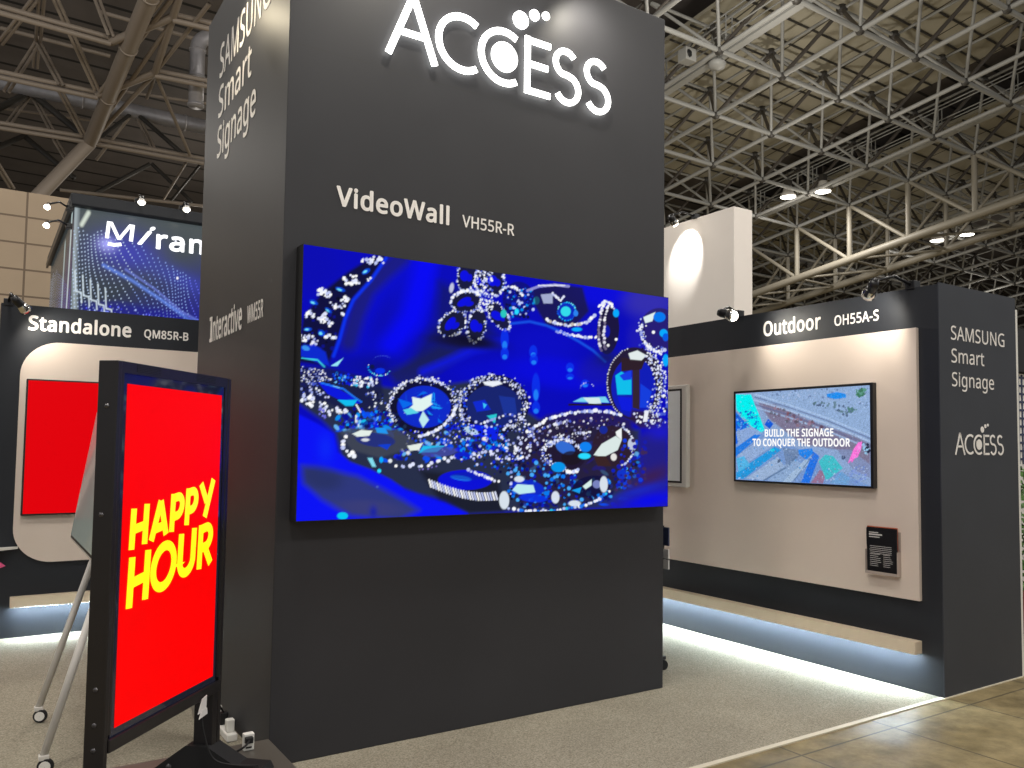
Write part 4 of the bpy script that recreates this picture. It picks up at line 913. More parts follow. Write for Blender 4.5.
def mesh_picture(side=False):
    """glowing dotted wave surfaces on a dark ground, blue towards the bottom right"""
    C = Canvas(230, 180, [(0, 0), (230, 0), (230, 180), (0, 180)])
    X, Y = C.X / 230, C.Y / 180
    base = np.zeros(C.img.shape)
    top = L3(74, 82, 84); midc = L3(34, 42, 60); bot = L3(26, 22, 150)
    t = np.clip(Y * 1.25, 0, 1)[..., None]
    base[:] = top * (1 - t) + midc * t
    b = np.clip((Y - .35) * 1.6 + (X - .45) * 1.1, 0, 1)[..., None]
    base = base * (1 - b) + bot * b
    C.img = base
    if side:
        C.img = C.img * .4
        C.line([(214, 0), (206, 60), (196, 120), (190, 180)], 9, L3(205, 225, 225), .75, 8)
        C.line([(160, 20), (152, 80), (150, 150)], 9, L3(190, 215, 215), .6, 8)
        C.line([(60, 120), (40, 180)], 12, L3(70, 100, 220), .7, 8)
    else:
        C.soft(70, 42, 42, 22, L3(60, 60, 190), .7)
        C.soft(44, 36, 12, 8, L3(170, 170, 255), .95)
        C.soft(150, 66, 70, 12, L3(60, 70, 190), .5, 16)
        C.line([(40, 60), (80, 74), (120, 92), (160, 112), (230, 122)], 3, L3(110, 150, 255), .8, 4)
        C.line([(70, 62), (110, 80), (150, 104), (185, 116)], 2, L3(130, 150, 255), .6, 3)
        C.line([(2, 2), (2, 60), (6, 120)], 6, L3(210, 225, 230), .5, 6); C.line([(18, 4), (10, 18)], 5, L3(225, 235, 220), .8, 3)
    for k in range(40):
        x0 = -40 + k * 7.4
        pts = [(x0 + 60 * s + 9 * math.sin(5 * s + k * .35), 26 + 150 * s + 4 * math.sin(7 * s + k)) for s in np.linspace(0, 1, 40)]
        wgt = .9
        for (x, y) in pts:
            if 0 <= x <= 230 and y > 20 + max(0, x - 60) * .42:
                C.bead(x, y, .75, [L3(200, 222, 255), L3(150, 180, 255), L3(110, 120, 255)][min(2, int(x / 80))], wgt)
    if not side:
        C.poly([(12, 104), (60, 100), (130, 104), (230, 126), (230, 180), (12, 180)], L3(22, 20, 150), .55, 8)
        C.scatter([(14, 106), (70, 104), (130, 110), (230, 130), (230, 180), (14, 180)], 420, .5, 1.1, [L3(170, 190, 255), L3(110, 120, 255), L3(60, 60, 230)])
        for k in range(6):
            x = 40 + 16 * k
            C.line([(x, 112 + 5 * k), (x + 8, 112 + 5 * k), (x + 8, 124 + 5 * k), (x + 14, 140 + 5 * k)], 2, L3(150, 170, 255), .7, 2)
        for k in range(5):
            x = 4 + 10 * k
            C.line([(x, 70 + 4 * k), (x + 2, 92 + 4 * k), (x + 9, 93 + 4 * k), (x + 10, 104 + 3 * k)], 1.6, L3(220, 235, 245), .9, 1.5)
        C.scatter([(100, 20), (230, 20), (230, 90), (140, 70)], 14, .9, 1.8, [L3(240, 242, 255)])
    return C


# ================================================================== CAMERA
def make_camera():
    f, yaw, pitch, roll = 834.7756, -0.5967, 0.0553, 0.0109
    cy, sy, cp, sp = math.cos(yaw), math.sin(yaw), math.cos(pitch), math.sin(pitch)
    F = Vector((-sy * cp, cy * cp, sp)); R = Vector((cy, sy, 0)); U = R.cross(F)
    cr, sr = math.cos(roll), math.sin(roll)
    R, U = cr * R + sr * U, -sr * R + cr * U
    cd = bpy.data.cameras.new('camera')
    cd.sensor_fit = 'HORIZONTAL'; cd.sensor_width = 36
    cd.lens = f * 36 / 1024
    cd.shift_x = -36.1 / 1024
    cd.shift_y = 17.6 / 1024
    cd.clip_end = 300
    o = bpy.data.objects.new('camera', cd)
    COL.objects.link(o)
    o.matrix_world = Matrix((( R.x, U.x, -F.x, -1.219), (R.y, U.y, -F.y, -4.1727), (R.z, U.z, -F.z, 1.5698), (0, 0, 0, 1)))
    scene.camera = o


make_camera()

# ================================================================== SETTING
floor = structure('floor', MB().box(-30, 64, -14, 39, -.2, 0), M['concrete'])
wall_back = structure('wall_back', MB().box(-30, 64, 38, 38.4, 0, 16), M['hall_dark'])
wall_right = structure('wall_right', MB().box(60, 60.4, -14, 38, 0, 18), M['hall_dark'])
wall_left = structure('wall_left', MB().box(-14, 1.6, 14, 14.25, 0, 6.225), M['hall_beige'])

# ------------------------------------------------------------------ roof space frame lattice
O_ = np.array([14.77, 14.001, 12.]); A_ = np.array([2.529, -.015, -.042]); B_ = np.array([.176, -2.456, .38]); D_ = np.array([-1.188, -1.034, 1.975])


def LP(i, j): return O_ + i * A_ + j * B_
def TP(i, j): return O_ + i * A_ + j * B_ + D_


def roof_quad(mb, i0, i1, j0, j1, k=1.22, th=.12, lift=0):
    c = [O_ + i * A_ + j * B_ + D_ * k + np.array([0, 0, lift]) for i, j in ((i0, j0), (i1, j0), (i1, j1), (i0, j1))]
    t = [p + np.array([0, 0, th]) for p in c]
    mb.add(c + t, [(0, 1, 2, 3), (7, 6, 5, 4), (0, 4, 5, 1), (1, 5, 6, 2), (2, 6, 7, 3), (3, 7, 4, 0)])
    return mb


pale = MB()
roof_quad(pale, 1.0, 4.85, -3.3, 10)
roof_quad(pale, 6.2, 10.5, -6, 10)
structure('ceiling', pale, M['roof'])
dark = MB()
roof_quad(dark, -16, 20, -12, 12, 1.22, .12, 1.6)
structure('ceiling_dark', dark, M['roof_dark'])
# roof purlins under the pale deck: three to each bay, running across the bays
pur = MB()
for i0, i1, ja, jb in ((1.0, 4.85, -3.3, 6), (6.2, 10.5, -6, 4)):
    j = math.ceil(ja * 3) / 3
    while j <= jb:
        pur.tube([O_ + i0 * A_ + j * B_ + D_ * 1.2, O_ + i1 * A_ + j * B_ + D_ * 1.2], .035, 5)
        j += 1 / 3
structure('trim_1', pur, M['node'])

UNIT = MB().tube([(0, 0, 0), (0, 0, 1)], 1.0, 8).mesh('bar', M['steel'], True)
UNIT_BALL = MB().lathe([(0, -1), (.7, -.7), (1, 0), (.7, .7), (0, 1)], (0, 0, 0), (0, 0, 1), 8).mesh('joint', M['node'], True)


def bar_matrix(p, q, r):
    p, q = Vector(p), Vector(q)
    d = q - p
    rot = d.to_track_quat('Z', 'Y').to_matrix().to_4x4()
    return Matrix.Translation(p) @ rot @ Matrix.Diagonal((r, r, d.length, 1))


def bar(name, p, q, r, parent, me=None):
    o = bpy.data.objects.new(name, me or UNIT)
    COL.objects.link(o)
    o.parent = parent
    o.matrix_parent_inverse = WM[parent.name].inverted()
    o.matrix_basis = bar_matrix(p, q, r)
    return o


frame = thing('space_frame', 'pale grey steel tube space frame filling the ceiling of the hall', 'truss', tuple(LP(3, -2)))
J0, J1, I0, I1 = -9, 4, -1, 17
for j in range(J0, J1 + 1):
    bar('lower_chord', LP(I0, j), LP(I1, j), .072, frame)
    bar('upper_chord', TP(I0, j), TP(I1, j), .05, frame)
for i in range(I0, I1 + 1):
    bar('lower_chord', LP(i, J0), LP(i, J1), .072 if i != -5 else .05, frame)
    bar('upper_chord', TP(i, J0), TP(i, J1), .045, frame)
webs, joints = [], []
cam_p = np.array([-1.219, -4.1727, 1.5698])
fwd = np.array([.561, .826, .055]); rgt = np.array([.827, -.562, 0])


def view_rank(p):
    """how near a point stands to the visitor, those outside the field of view last"""
    d = np.asarray(p) - cam_p
    z = d @ fwd
    if z < 1:
        return 1e6
    x = d @ rgt / z
    y = (d[2] - .055 * z) / z
    hid = -.35 < x < .13
    return z + (500 if abs(x) > .68 or y > .5 or hid else 0)


for i in range(I0, I1):
    for j in range(J0, J1):
        t = TP(i, j)
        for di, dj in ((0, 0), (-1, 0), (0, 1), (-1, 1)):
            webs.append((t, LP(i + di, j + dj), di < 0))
        joints.append((t, .17))
        joints.append((LP(i, j), .14))
webs.sort(key=lambda w: view_rank((w[0] + w[1]) / 2))
joints.sort(key=lambda w: view_rank(w[0]))
UNIT_D = MB().tube([(0, 0, 0), (0, 0, 1)], 1.0, 8).mesh('dark_web', M['steel_shaded'], True)
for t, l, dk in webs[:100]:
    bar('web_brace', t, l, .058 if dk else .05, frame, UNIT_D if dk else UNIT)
for dk, mt in ((False, 'steel'), (True, 'steel_shaded')):
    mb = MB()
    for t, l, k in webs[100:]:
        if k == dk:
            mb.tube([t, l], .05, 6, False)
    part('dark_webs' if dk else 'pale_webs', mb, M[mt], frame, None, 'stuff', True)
for p, r in joints[:100]:
    o = bpy.data.objects.new('node_joint', UNIT_BALL); COL.objects.link(o); o.parent = frame
    o.matrix_parent_inverse = WM[frame.name].inverted()
    o.matrix_basis = Matrix.Translation(Vector(p)) @ Matrix.Scale(r, 4)
mb = MB()
for p, r in joints[100:]:
    mb.lathe([(0, -r), (.7 * r, -.7 * r), (r, 0), (.7 * r, .7 * r), (0, r)], p, (0, 0, 1), 6)
part('node_joints', mb, M['node'], frame, None, 'stuff', True)

# ------------------------------------------------------------------ box girder right of the bays
UNIT_G = MB().tube([(0, 0, 0), (0, 0, 1)], 1.0, 12).mesh('girder_bar', M['steel2'], True)
gird = thing('box_girder', 'deep beige box girder with thick bottom chords crossing below the ceiling frame at right', 'girder', tuple(LP(5.5, 0) - np.array([0, 0, 2.2])))
DG = np.array([0, 0, 2.2])
for i, r in ((5, .155), (6, .15)):
    bar('bottom_chord', LP(i, J0) - DG, LP(i, J1) - DG, r, gird, UNIT_G)
for j in range(-7, J1 + 1):
    bar('post', LP(5, j), LP(5, j) - DG, .105, gird, UNIT_G)
    bar('post', LP(6, j), LP(6, j) - DG, .09, gird, UNIT_G)
    if j < J1:
        bar('diagonal', LP(5, j), LP(5, j + 1) - DG, .075, gird, UNIT_G)
        bar('diagonal', LP(6, j + 1), LP(6, j) - DG, .06, gird, UNIT_G)
        bar('lateral_brace', LP(5, j) - DG, LP(6, j + 1) - DG, .05, gird, UNIT_G)
    bar('cross_tie', LP(5, j) - DG, LP(6, j) - DG, .05, gird, UNIT_G)

# ------------------------------------------------------------------ big tube arch on the left
UNIT_T = MB().tube([(0, 0, 0), (0, 0, 1)], 1.0, 20).mesh('arch_tube', M['tube'], True)
arch = thing('tube_arch', 'thick brown-grey steel tube arch bending down to its support at the upper left', 'arch', (1.16, 24, 10.6))
knee = np.array([1.18, 24.16, 10.65])
bar('arch_chord', knee, LP(-5.2, 3), .2, arch, UNIT_T)
bar('support_strut', knee, np.array([-2.6, 24.0, 5.0]), .2, arch, UNIT_T)
top_ = LP(-5.2, 3)
for t_ in (.16, .31, .44, .58):
    mb = MB().lathe([(.2, -.03), (.222, -.03), (.222, .03), (.2, .03)], tuple(knee + (top_ - knee) * t_), tuple(top_ - knee), 20)
    part('tube_flange', mb, M['tube'], arch, smooth=True)
# plane trusses meeting the tube: single chords and braces, and paired angles
UNIT_L = MB().tube([(0, 0, 0), (0, 0, 1)], 1.0, 8).mesh('truss_bar', M['steel_brown'], True)
UNIT_K = MB().tube([(0, 0, 0), (0, 0, 1)], 1.0, 8).mesh('dark_bar', M['node'], True)
lt = thing('roof_truss', 'brown-grey roof trusses with paired braces around the tube arch at the upper left', 'truss', (-1.0, 21, 10.5))
for kind, r, p, q in (
    ('chord', 0.085, (-1.99, 18.55, 11.58), (1.07, 18.65, 11.52)),
    ('chord', 0.085, (-2.02, 21.50, 11.13), (1.08, 21.34, 11.09)),
    ('chord', 0.085, (-2.05, 24.37, 10.68), (1.16, 24.03, 10.67)),
    ('chord', 0.085, (1.22, 24.07, 10.67), (4.71, 23.85, 10.64)),
    ('chord', 0.085, (2.19, 16.99, 11.75), (3.71, 16.85, 11.75)),
    ('chord', 0.085, (2.22, 19.56, 11.35), (4.34, 19.33, 11.35)),
    ('plate_beam', 0.100, (1.08, 18.69, 11.51), (2.19, 16.99, 11.75)),
    ('plate_beam', 0.100, (1.08, 21.34, 11.09), (2.22, 19.56, 11.35)),
    ('plate_beam', 0.090, (2.22, 19.56, 11.35), (2.18, 15.84, 11.93)),
    ('brace', 0.060, (1.08, 21.34, 11.09), (2.24, 15.32, 12.01)),
    ('brace', 0.055, (1.16, 24.03, 10.67), (2.22, 17.10, 11.74)),
    ('brace', 0.055, (2.22, 19.56, 11.35), (2.82, 16.11, 11.88)),
    ('brace', 0.060, (1.39, 18.66, 11.51), (1.89, 16.27, 11.87)),
    ('brace', 0.050, (2.22, 19.56, 11.35), (3.91, 23.66, 10.68)),
    ('brace', 0.060, (2.23, 19.61, 11.35), (1.22, 24.07, 10.67)),
    ('brace', 0.050, (2.25, 19.70, 11.33), (2.51, 22.89, 11.90)),
    ('pair', 0.035, (-0.32, 22.65, 12.71), (-0.42, 18.61, 12.26)),
    ('pair', 0.035, (-0.32, 22.65, 12.71), (-1.01, 22.29, 10.98)),
    ('pair', 0.035, (-0.32, 22.65, 12.71), (0.20, 21.27, 11.12)),
    ('pair', 0.030, (-0.34, 22.76, 12.69), (-0.34, 23.37, 12.24)),
    ('pair', 0.035, (-0.15, 19.21, 12.53), (1.03, 21.10, 11.13)),
    ('pair', 0.035, (0.71, 18.73, 12.58), (1.05, 18.44, 11.55)),
    ('pair', 0.035, (-1.20, 21.62, 11.99), (-0.52, 19.20, 12.35)),
    ('dark_brace', 0.100, (-0.37, 25.47, 12.27), (-1.31, 24.67, 11.16)),
    ('dark_brace', 0.100, (-0.37, 25.47, 12.27), (1.25, 24.39, 10.71)),
    ('pair', 0.030, (-0.41, 25.74, 12.23), (-0.90, 24.83, 10.94)),
    ('pair', 0.030, (-0.29, 25.67, 12.24), (0.30, 24.35, 10.64)),
    ('pair', 0.035, (0.30, 23.00, 11.57), (0.98, 23.80, 10.71)),
    ('dark_brace', 0.090, (-0.40, 28.44, 11.81), (-1.27, 27.16, 10.77)),
    ('dark_brace', 0.090, (-0.40, 28.44, 11.81), (1.02, 27.29, 10.35)),
    ('pair', 0.030, (0.36, 26.00, 11.10), (0.73, 25.79, 10.41)),
    ('pair', 0.040, (-1.15, 27.57, 10.52), (-0.67, 28.52, 10.01)),
    ('dark_brace', 0.070, (2.47, 25.19, 12.26), (3.90, 24.22, 10.78)),
    ('dark_brace', 0.060, (2.47, 25.19, 12.26), (1.47, 24.52, 10.95)),
    ('pair', 0.030, (2.55, 25.35, 12.24), (2.94, 23.94, 10.66)),
    ('brace', 0.050, (2.47, 25.19, 12.26), (1.53, 26.06, 10.71)),
    ('dark_brace', 0.080, (3.49, 28.66, 11.70), (1.65, 28.94, 10.26)),
    ('dark_brace', 0.070, (3.55, 28.63, 11.71), (4.82, 27.92, 10.36)),
    ('brace', 0.045, (3.91, 24.25, 10.59), (4.02, 29.22, 10.53)),
    ('dark_brace', 0.050, (4.32, 24.20, 10.59), (4.28, 29.09, 10.55)),
    ('brace', 0.060, (0.65, 27.59, 9.95), (5.05, 26.82, 9.99)),
    ('brace', 0.050, (1.49, 25.28, 12.80), (4.66, 24.65, 12.85)),
    ('brace', 0.060, (-1.21, 23.37, 13.15), (1.54, 23.35, 13.10)),
    ('brace', 0.050, (-1.11, 27.96, 12.43), (1.43, 27.46, 12.46)),
    ('brace', 0.060, (1.05, 21.35, 13.43), (3.64, 21.33, 13.38)),
):
    p, q = np.array(p), np.array(q)
    if kind in ('pair', 'chord'):
        sft = np.array([.055, 0, 0]) if kind == 'pair' else np.array([0, 0, .075])
        for sg in (-1, 1):
            bar('brace_angle' if kind == 'pair' else 'chord', p + sft * sg, q + sft * sg, r * (1.25 if kind == 'pair' else .8), lt, UNIT_L)
    else:
        bar(kind, p, q, r, lt, UNIT_K if kind == 'dark_brace' else UNIT_L)

# ------------------------------------------------------------------ catwalks along two column lines
for ii, lab in ((4.12, 'steel maintenance catwalk with pale rails under the roof beside the box girder'), (.1, 'steel maintenance catwalk with pale rails just right of the tower top')):
    cw = thing('catwalk', lab, 'catwalk', tuple(LP(ii, 0) + np.array([0, 0, .1])))
    e = np.array([0, 0, .12])
    p0, p1 = LP(ii, -5) + e, LP(ii, 4) + e
    wv = np.array([.24, 0, 0])
    mb = MB(); mb.add([p0, p0 + wv, p1 + wv, p1, p0 + [0, 0, -.08], p0 + wv + [0, 0, -.08], p1 + wv + [0, 0, -.08], p1 + [0, 0, -.08]],
                      [(0, 1, 2, 3), (7, 6, 5, 4), (0, 4, 5, 1), (1, 5, 6, 2), (2, 6, 7, 3), (3, 7, 4, 0)])
    part('walkway', mb, M['steel'], cw)
    for off in (np.zeros(3), wv):
        for h in (.5, 1.0):
            bar('rail', p0 + off + [0, 0, h], p1 + off + [0, 0, h], .022, cw)
        for k in range(10):
            q = p0 + (p1 - p0) * k / 9 + off
            bar('rail_post', q, q + np.array([0, 0, 1.0]), .02, cw)

# ------------------------------------------------------------------ ducts
duct = thing('air_duct', 'long round galvanised air duct running along the back of the hall under the roof', 'duct', (10, 25.2, 12.15))
part('duct_run', MB().tube([(-6, 25.2, 12.35), (46, 25.2, 11.75)], .24, 16), M['duct'], duct, smooth=True)
for x in range(-5, 46, 3):
    part('duct_collar', MB().lathe([(.24, -.03), (.265, -.03), (.265, .03), (.24, .03)], (x, 25.2, 12.35 - .6 * (x + 6) / 52), (1, 0, -.0115), 16), M['duct'], duct, smooth=True)
pipe = thing('elbow_pipe', 'short vertical silver duct pipe with elbow beside the tower at upper left', 'duct', (3.36, 20, 10.8))
pts = [(3.34, 20, 10.85), (3.34, 20, 12.5)] + [(3.34 + .45 * (1 - math.cos(a)), 20, 12.5 + .45 * math.sin(a)) for a in np.linspace(.15, PI / 2, 8)] + [(5.2, 20, 12.95)]
part('pipe', MB().tube(pts, .2, 16), M['duct'], pipe, smooth=True)
for h in (10.9, 11.7, 12.45):
    part('pipe_collar', MB().lathe([(.2, -.025), (.225, -.025), (.225, .025), (.2, .025)], (3.34, 20, h), (0, 0, 1), 16), M['duct'], pipe, smooth=True)


# ------------------------------------------------------------------ hall lamps
def hall_lamp(p, label):
    p = Vector(p)
    t = thing('hall_lamp', label, 'lamp', tuple(p), 'high-bay lamps hanging in pairs from the ceiling frame')
    part('reflector', MB().lathe([(.1, .42), (.16, .4), (.2, .2), (.3, .06), (.31, 0), (.29, 0), (.18, .2)], p, (0, 0, 1), 24), M['white_metal'], t, smooth=True)
    part('lens', MB().lathe([(.001, .0), (.28, .0), (.28, .015), (.001, .02)], p + Vector((0, 0, -.005)), (0, 0, 1), 24), M['lamp_white'], t)
    part('ballast', MB().box(p.x - .12, p.x + .12, p.y - .1, p.y + .1, p.z + .42, p.z + .66), M['node'], t)
    part('hanger', MB().tube([p + Vector((0, 0, .66)), p + Vector((0, 0, 1.0))], .02, 6), M['node'], t)
    lamp_light(p - Vector((0, 0, .06)), 260, .6, 26)
    return t


def lamp_light(p, power=330, size=.6, up=60):
    ld = bpy.data.lights.new('hall_light', 'AREA')
    ld.shape = 'DISK'; ld.size = size; ld.energy = power
    ld.color = (1.0, .95, .88)
    o = bpy.data.objects.new('hall_light', ld)
    COL.objects.link(o)
    o.location = p
    # added fill: a point light under each lamp to brighten the roof
    lp = bpy.data.lights.new('roof_fill', 'POINT')
    lp.energy = up; lp.shadow_soft_size = .3; lp.color = (1.0, .94, .84)
    o2 = bpy.data.objects.new('roof_fill', lp)
    COL.objects.link(o2)
    o2.location = Vector(p) - Vector((0, 0, .5))
    return o


hall_lamp((24.13, 16.86, 11.3), 'lit hall lamp, left one of the pair right of the white block')
hall_lamp((25.03, 15.94, 11.45), 'lit hall lamp, right one of the pair right of the white block')
hall_lamp((34.17, 16.8, 11.1), 'lit hall lamp, left one of the pair behind the box girder')
hall_lamp((34.79, 15.76, 11.25), 'lit hall lamp, right one of the pair behind the box girder')
# unseen lamps over the rest of the hall, enlarged to soften shadows, plus roof fill
for x in (-9, -1, 7, 15):
    for y in (-9, -2):
        lamp_light((x, y, 10.8), 240, 2.2, 260)
for x in (-12, -4, 4.5, 13):
    lamp_light((x, 8.5, 11.2), 220, 2.0, 420)
for x, y, up in ((-4, 18, 110), (5.5, 30, 160), (13, 24, 330), (19, 12, 330), (44, 20, 140)):
    lamp_light((x, y, 9.4), 200, 1.2, up)

# small fittings on the truss node by the tower
sp = thing('loudspeaker', 'small white loudspeaker hanging from the ceiling frame beside the tower', 'loudspeaker', (14.3, 12.1, 12.1))
part('cabinet', MB().box(14.12, 14.5, 11.95, 12.3, 12.1, 12.45), M['steel'], sp, bevel=.02)
part('driver', MB().lathe([(.001, 0), (.09, 0), (.1, .02), (.12, .02)], (14.25, 11.93, 12.27), (-.3, 1, 0), 16), M['blackm'], sp)
part('bracket', MB().tube([(14.3, 12.1, 12.4), (14.5, 12.0, 12.75)], .025, 6), M['node'], sp)
fl = thing('floodlight', 'white dome floodlight under the first ceiling node right of the tower', 'lamp', (15.2, 11.95, 12.15))
part('dome', MB().lathe([(.001, -.16), (.2, -.1), (.26, .02), (.2, .1), (.06, .16), (.001, .16)], (15.22, 11.9, 12.2), (0, 0, 1), 18), M['steel'], fl, smooth=True)
part('stem', MB().tube([(15.22, 11.9, 12.3), (15.22, 11.95, 12.6)], .03, 6), M['node'], fl)

# ================================================================== BOOTH
carpet = link('carpet', MB().box(-1.45, 3.92, -1.10, 3.826, .0, .006).mesh('carpet', M['carpet']))
tag(carpet, 'speckled grey-beige carpet covering the booth floor around the dark tower', 'carpet')
tape = link('edge_tape', MB().box(-1.45, 4.9, -1.135, -1.10, 0, .007).mesh('edge_tape', M['tape']))
tag(tape, 'pale strip of tape along the front edge of the carpet', 'tape')

# ------------------------------------------------------------------ tower
XV, YV, ZV = (1, 0, 0), (0, 1, 0), (0, 0, 1)
FR = dict(o=(0, 0, 0), u=XV, v=ZV, w=(0, -1, 0))               # tower front plane
SD = dict(o=(0, 0, 0), u=(0, -1, 0), v=ZV, w=(-1, 0, 0))       # tower left side plane
tower = thing('display_tower', 'tall charcoal exhibition tower carrying the lit sign and the video wall', 'tower', (1.275, .96, 0))
part('tower_body', MB().box(0, 2.55, 0, 1.93, .0065, 4.51), M['tower'], tower, bevel=.004)
lettering('heading', 'VideoWall', M['vinyl'], tower, **FR, x0=.266, x1=.925, base=2.822, cap=.098, bold=.05)
lettering('model_number', 'VH55R-R', M['vinyl'], tower, **FR, x0=1.008, x1=1.357, base=2.826, cap=.066, bold=.025)
lettering('heading', 'Interactive', M['vinyl'], tower, **SD, x0=-1.56, x1=-.757, base=2.236, cap=.155, bold=.035, serif_i=True)
lettering('model_number', 'WM55R', M['vinyl'], tower, **SD, x0=-.639, x1=-.319, base=2.25, cap=.095, bold=.03)
for w_, a, b, z, h in (('SAMSUNG', -1.53, -.36, 3.985, .215), ('Smart', -1.53, -.72, 3.715, .2), ('Signage', -1.53, -.60, 3.445, .2)):
    lettering('slogan_line', w_, M['vinyl'], tower, **SD, x0=a, x1=b, base=z, cap=h, bold=.02)

# ------------------------------------------------------------------ illuminated sign
sign = thing('illuminated_sign', 'large white illuminated letters with a dotted round emblem at the top of the tower', 'sign', (1.3, -.015, 3.70))


def access_letters(parent, mat, o, u, v, w, x0, z0, k, d0, d1, part_names=True):
    """letter strokes of the sign; native size: 1.53 wide, .36 high capitals"""
    sw = .037
    S = {}

    def P(x, z): return ((x - .52) * k + x0, (z - 3.70) * k + z0)

    def T(pts): return [P(*p) for p in pts]
    A = MB()
    A.strip(T([(.527, 3.700), (.668, 4.062)]), sw * k, o, u, v, w, d0, d1)
    A.strip(T([(.806, 3.700), (.668, 4.062)]), sw * k, o, u, v, w, d0, d1)
    A.strip(T([(.590, 3.840), (.745, 3.840)]), .034 * k, o, u, v, w, d0, d1)
    S['letter_a'] = A
    cc = MB(); cc.strip(T(arc(.981, 3.878, .155, 55, 305)), sw * k, o, u, v, w, d0, d1); S['letter_c'] = cc
    c2 = MB(); c2.strip(T(arc(1.256, 3.875, .155, 57, 303)), sw * k, o, u, v, w, d0, d1); S['letter_c '] = c2
    e = MB()
    e.strip(T([(1.421, 3.70), (1.421, 4.052)]), sw * k, o, u, v, w, d0, d1)
    for z in (3.719, 3.886, 4.03):
        e.strip(T([(1.42, z), (1.587 if z != 3.886 else 1.570, z)]), .036 * k, o, u, v, w, d0, d1)
    S['letter_e'] = e
    for nm, cx, cx2 in (('letter_s', 1.703, 1.716), ('letter_s ', 1.942, 1.955)):
        s = MB()
        pts = arc(cx, 3.960, .076, 35, 250, 16) + [(cx + .012, 3.886)] + arc(cx2, 3.800, .0855, 65, -150, 16)
        s.strip(T(pts), .036 * k, o, u, v, w, d0, d1)
        S[nm] = s
    for nm, x, z, r in (('emblem_disc', 1.259, 3.877, .089), ('emblem_dot', 1.369, 4.135, .053), ('emblem_dot ', 1.467, 4.195, .034), ('emblem_dot  ', 1.550, 4.216, .0255)):
        q = MB(); q.prism([P(x + r * math.cos(2 * PI * i / 32), z + r * math.sin(2 * PI * i / 32)) for i in range(32)], o, u, v, w, d0, d1)
        S[nm] = q
    return S


for nm, mbx in access_letters(sign, None, (0, 0, 0), XV, ZV, (0, -1, 0), .52, 3.70, 1.0, .020, .032).items():
    part(nm.strip(), mbx, M['sign_white'], sign)

# ------------------------------------------------------------------ video wall: four panels
vw = thing('video_wall', 'huge video wall showing blue jewels on satin, mounted on the tower front', 'video wall', (1.284, -.06, 1.19))
pic = jewel_picture()
X0, Z0, WW, HH = .0718, 1.1995, 2.424, 1.3652
for a in (0, 1):
    for b in (0, 1):
        me = pic.mesh('screen', M['pic'], (X0, -.1, Z0), XV, ZV, WW, HH, 230 * a, 230 * (a + 1), 130 * b, 130 * (b + 1))
        link('screen', me, vw)
part('cabinet', MB().box(X0 - .004, X0 + WW + .004, -.098, -.001, Z0 - .004, Z0 + HH + .004), M['blackm'], vw)


# ------------------------------------------------------------------ booth partition walls
def rounded(x0, x1, z0, z1, r, corners):
    pts = []
    for (cx, cz, a0, k) in ((x1 - r, z0 + r, -90, 'br'), (x1 - r, z1 - r, 0, 'tr'), (x0 + r, z1 - r, 90, 'tl'), (x0 + r, z0 + r, 180, 'bl')):
        if k in corners:
            pts += arc(cx, cz, r, a0, a0 + 90, 12)
        else:
            pts.append((x1 if 'r' in k else x0, z1 if 't' in k else z0))
    return pts


WR = dict(o=(3.925, 0, 0), u=(0, -1, 0), v=ZV, w=(-1, 0, 0))    # right wall face
right_wall = thing('partition_wall', 'charcoal partition wall with long white panel at right, ending in a wide lettered pillar', 'partition wall', (4.4, 1.3, 0))
part('wall_body', MB().box(3.925, 4.2, -1.1215, 3.83, .0065, 2.67), M['charcoal'], right_wall)
mb = MB(); mb.box(3.925, 4.9, -1.129, -1.122, 0, 2.68); mb.box(4.2005, 4.9, -1.122, -.2, 0, 2.68)
part('end_pillar', mb, M['pillar'], right_wall)
part('white_panel', MB().box(3.893, 3.925, -.985, 3.80, .595, 2.395), M['panel'], right_wall, bevel=.003)
part('light_shelf', MB().box(3.845, 3.925, -.98, 3.82, .255, .337), M['shelf'], right_wall, bevel=.003)
part('light_strip', MB().box(3.850, 3.880, -.96, 3.80, .2546, .2549), M['led'], right_wall)
part('edge_trim', MB().box(4.9, 4.935, -1.125, -.2, 0, 2.60), M['white_plastic'], right_wall)
lettering('heading', 'Outdoor', M['vinyl'], right_wall, **WR, x0=-.345, x1=.205, base=2.479, cap=.110, bold=.045)
lettering('model_number', 'OH55A-S', M['vinyl'], right_wall, **WR, x0=.325, x1=.69, base=2.484, cap=.072, bold=.035)
EP = dict(o=(0, -1.129, 0), u=XV, v=ZV, w=(0, -1, 0))
for w_, a, b, z in (('SAMSUNG', 4.058, 4.738, 2.315), ('Smart', 4.060, 4.466, 2.163), ('Signage', 4.062, 4.588, 2.006)):
    lettering('slogan_line', w_, M['vinyl'], right_wall, **EP, x0=a, x1=b, base=z, cap=.092, bold=.012)
mb = MB()
for q in access_letters(None, None, (0, -1.129, 0), XV, ZV, (0, -1, 0), 4.09, 1.553, .397, .001, .003).values():
    mb.add(q.v, q.f)
part('emblem', mb, M['vinyl'], right_wall)

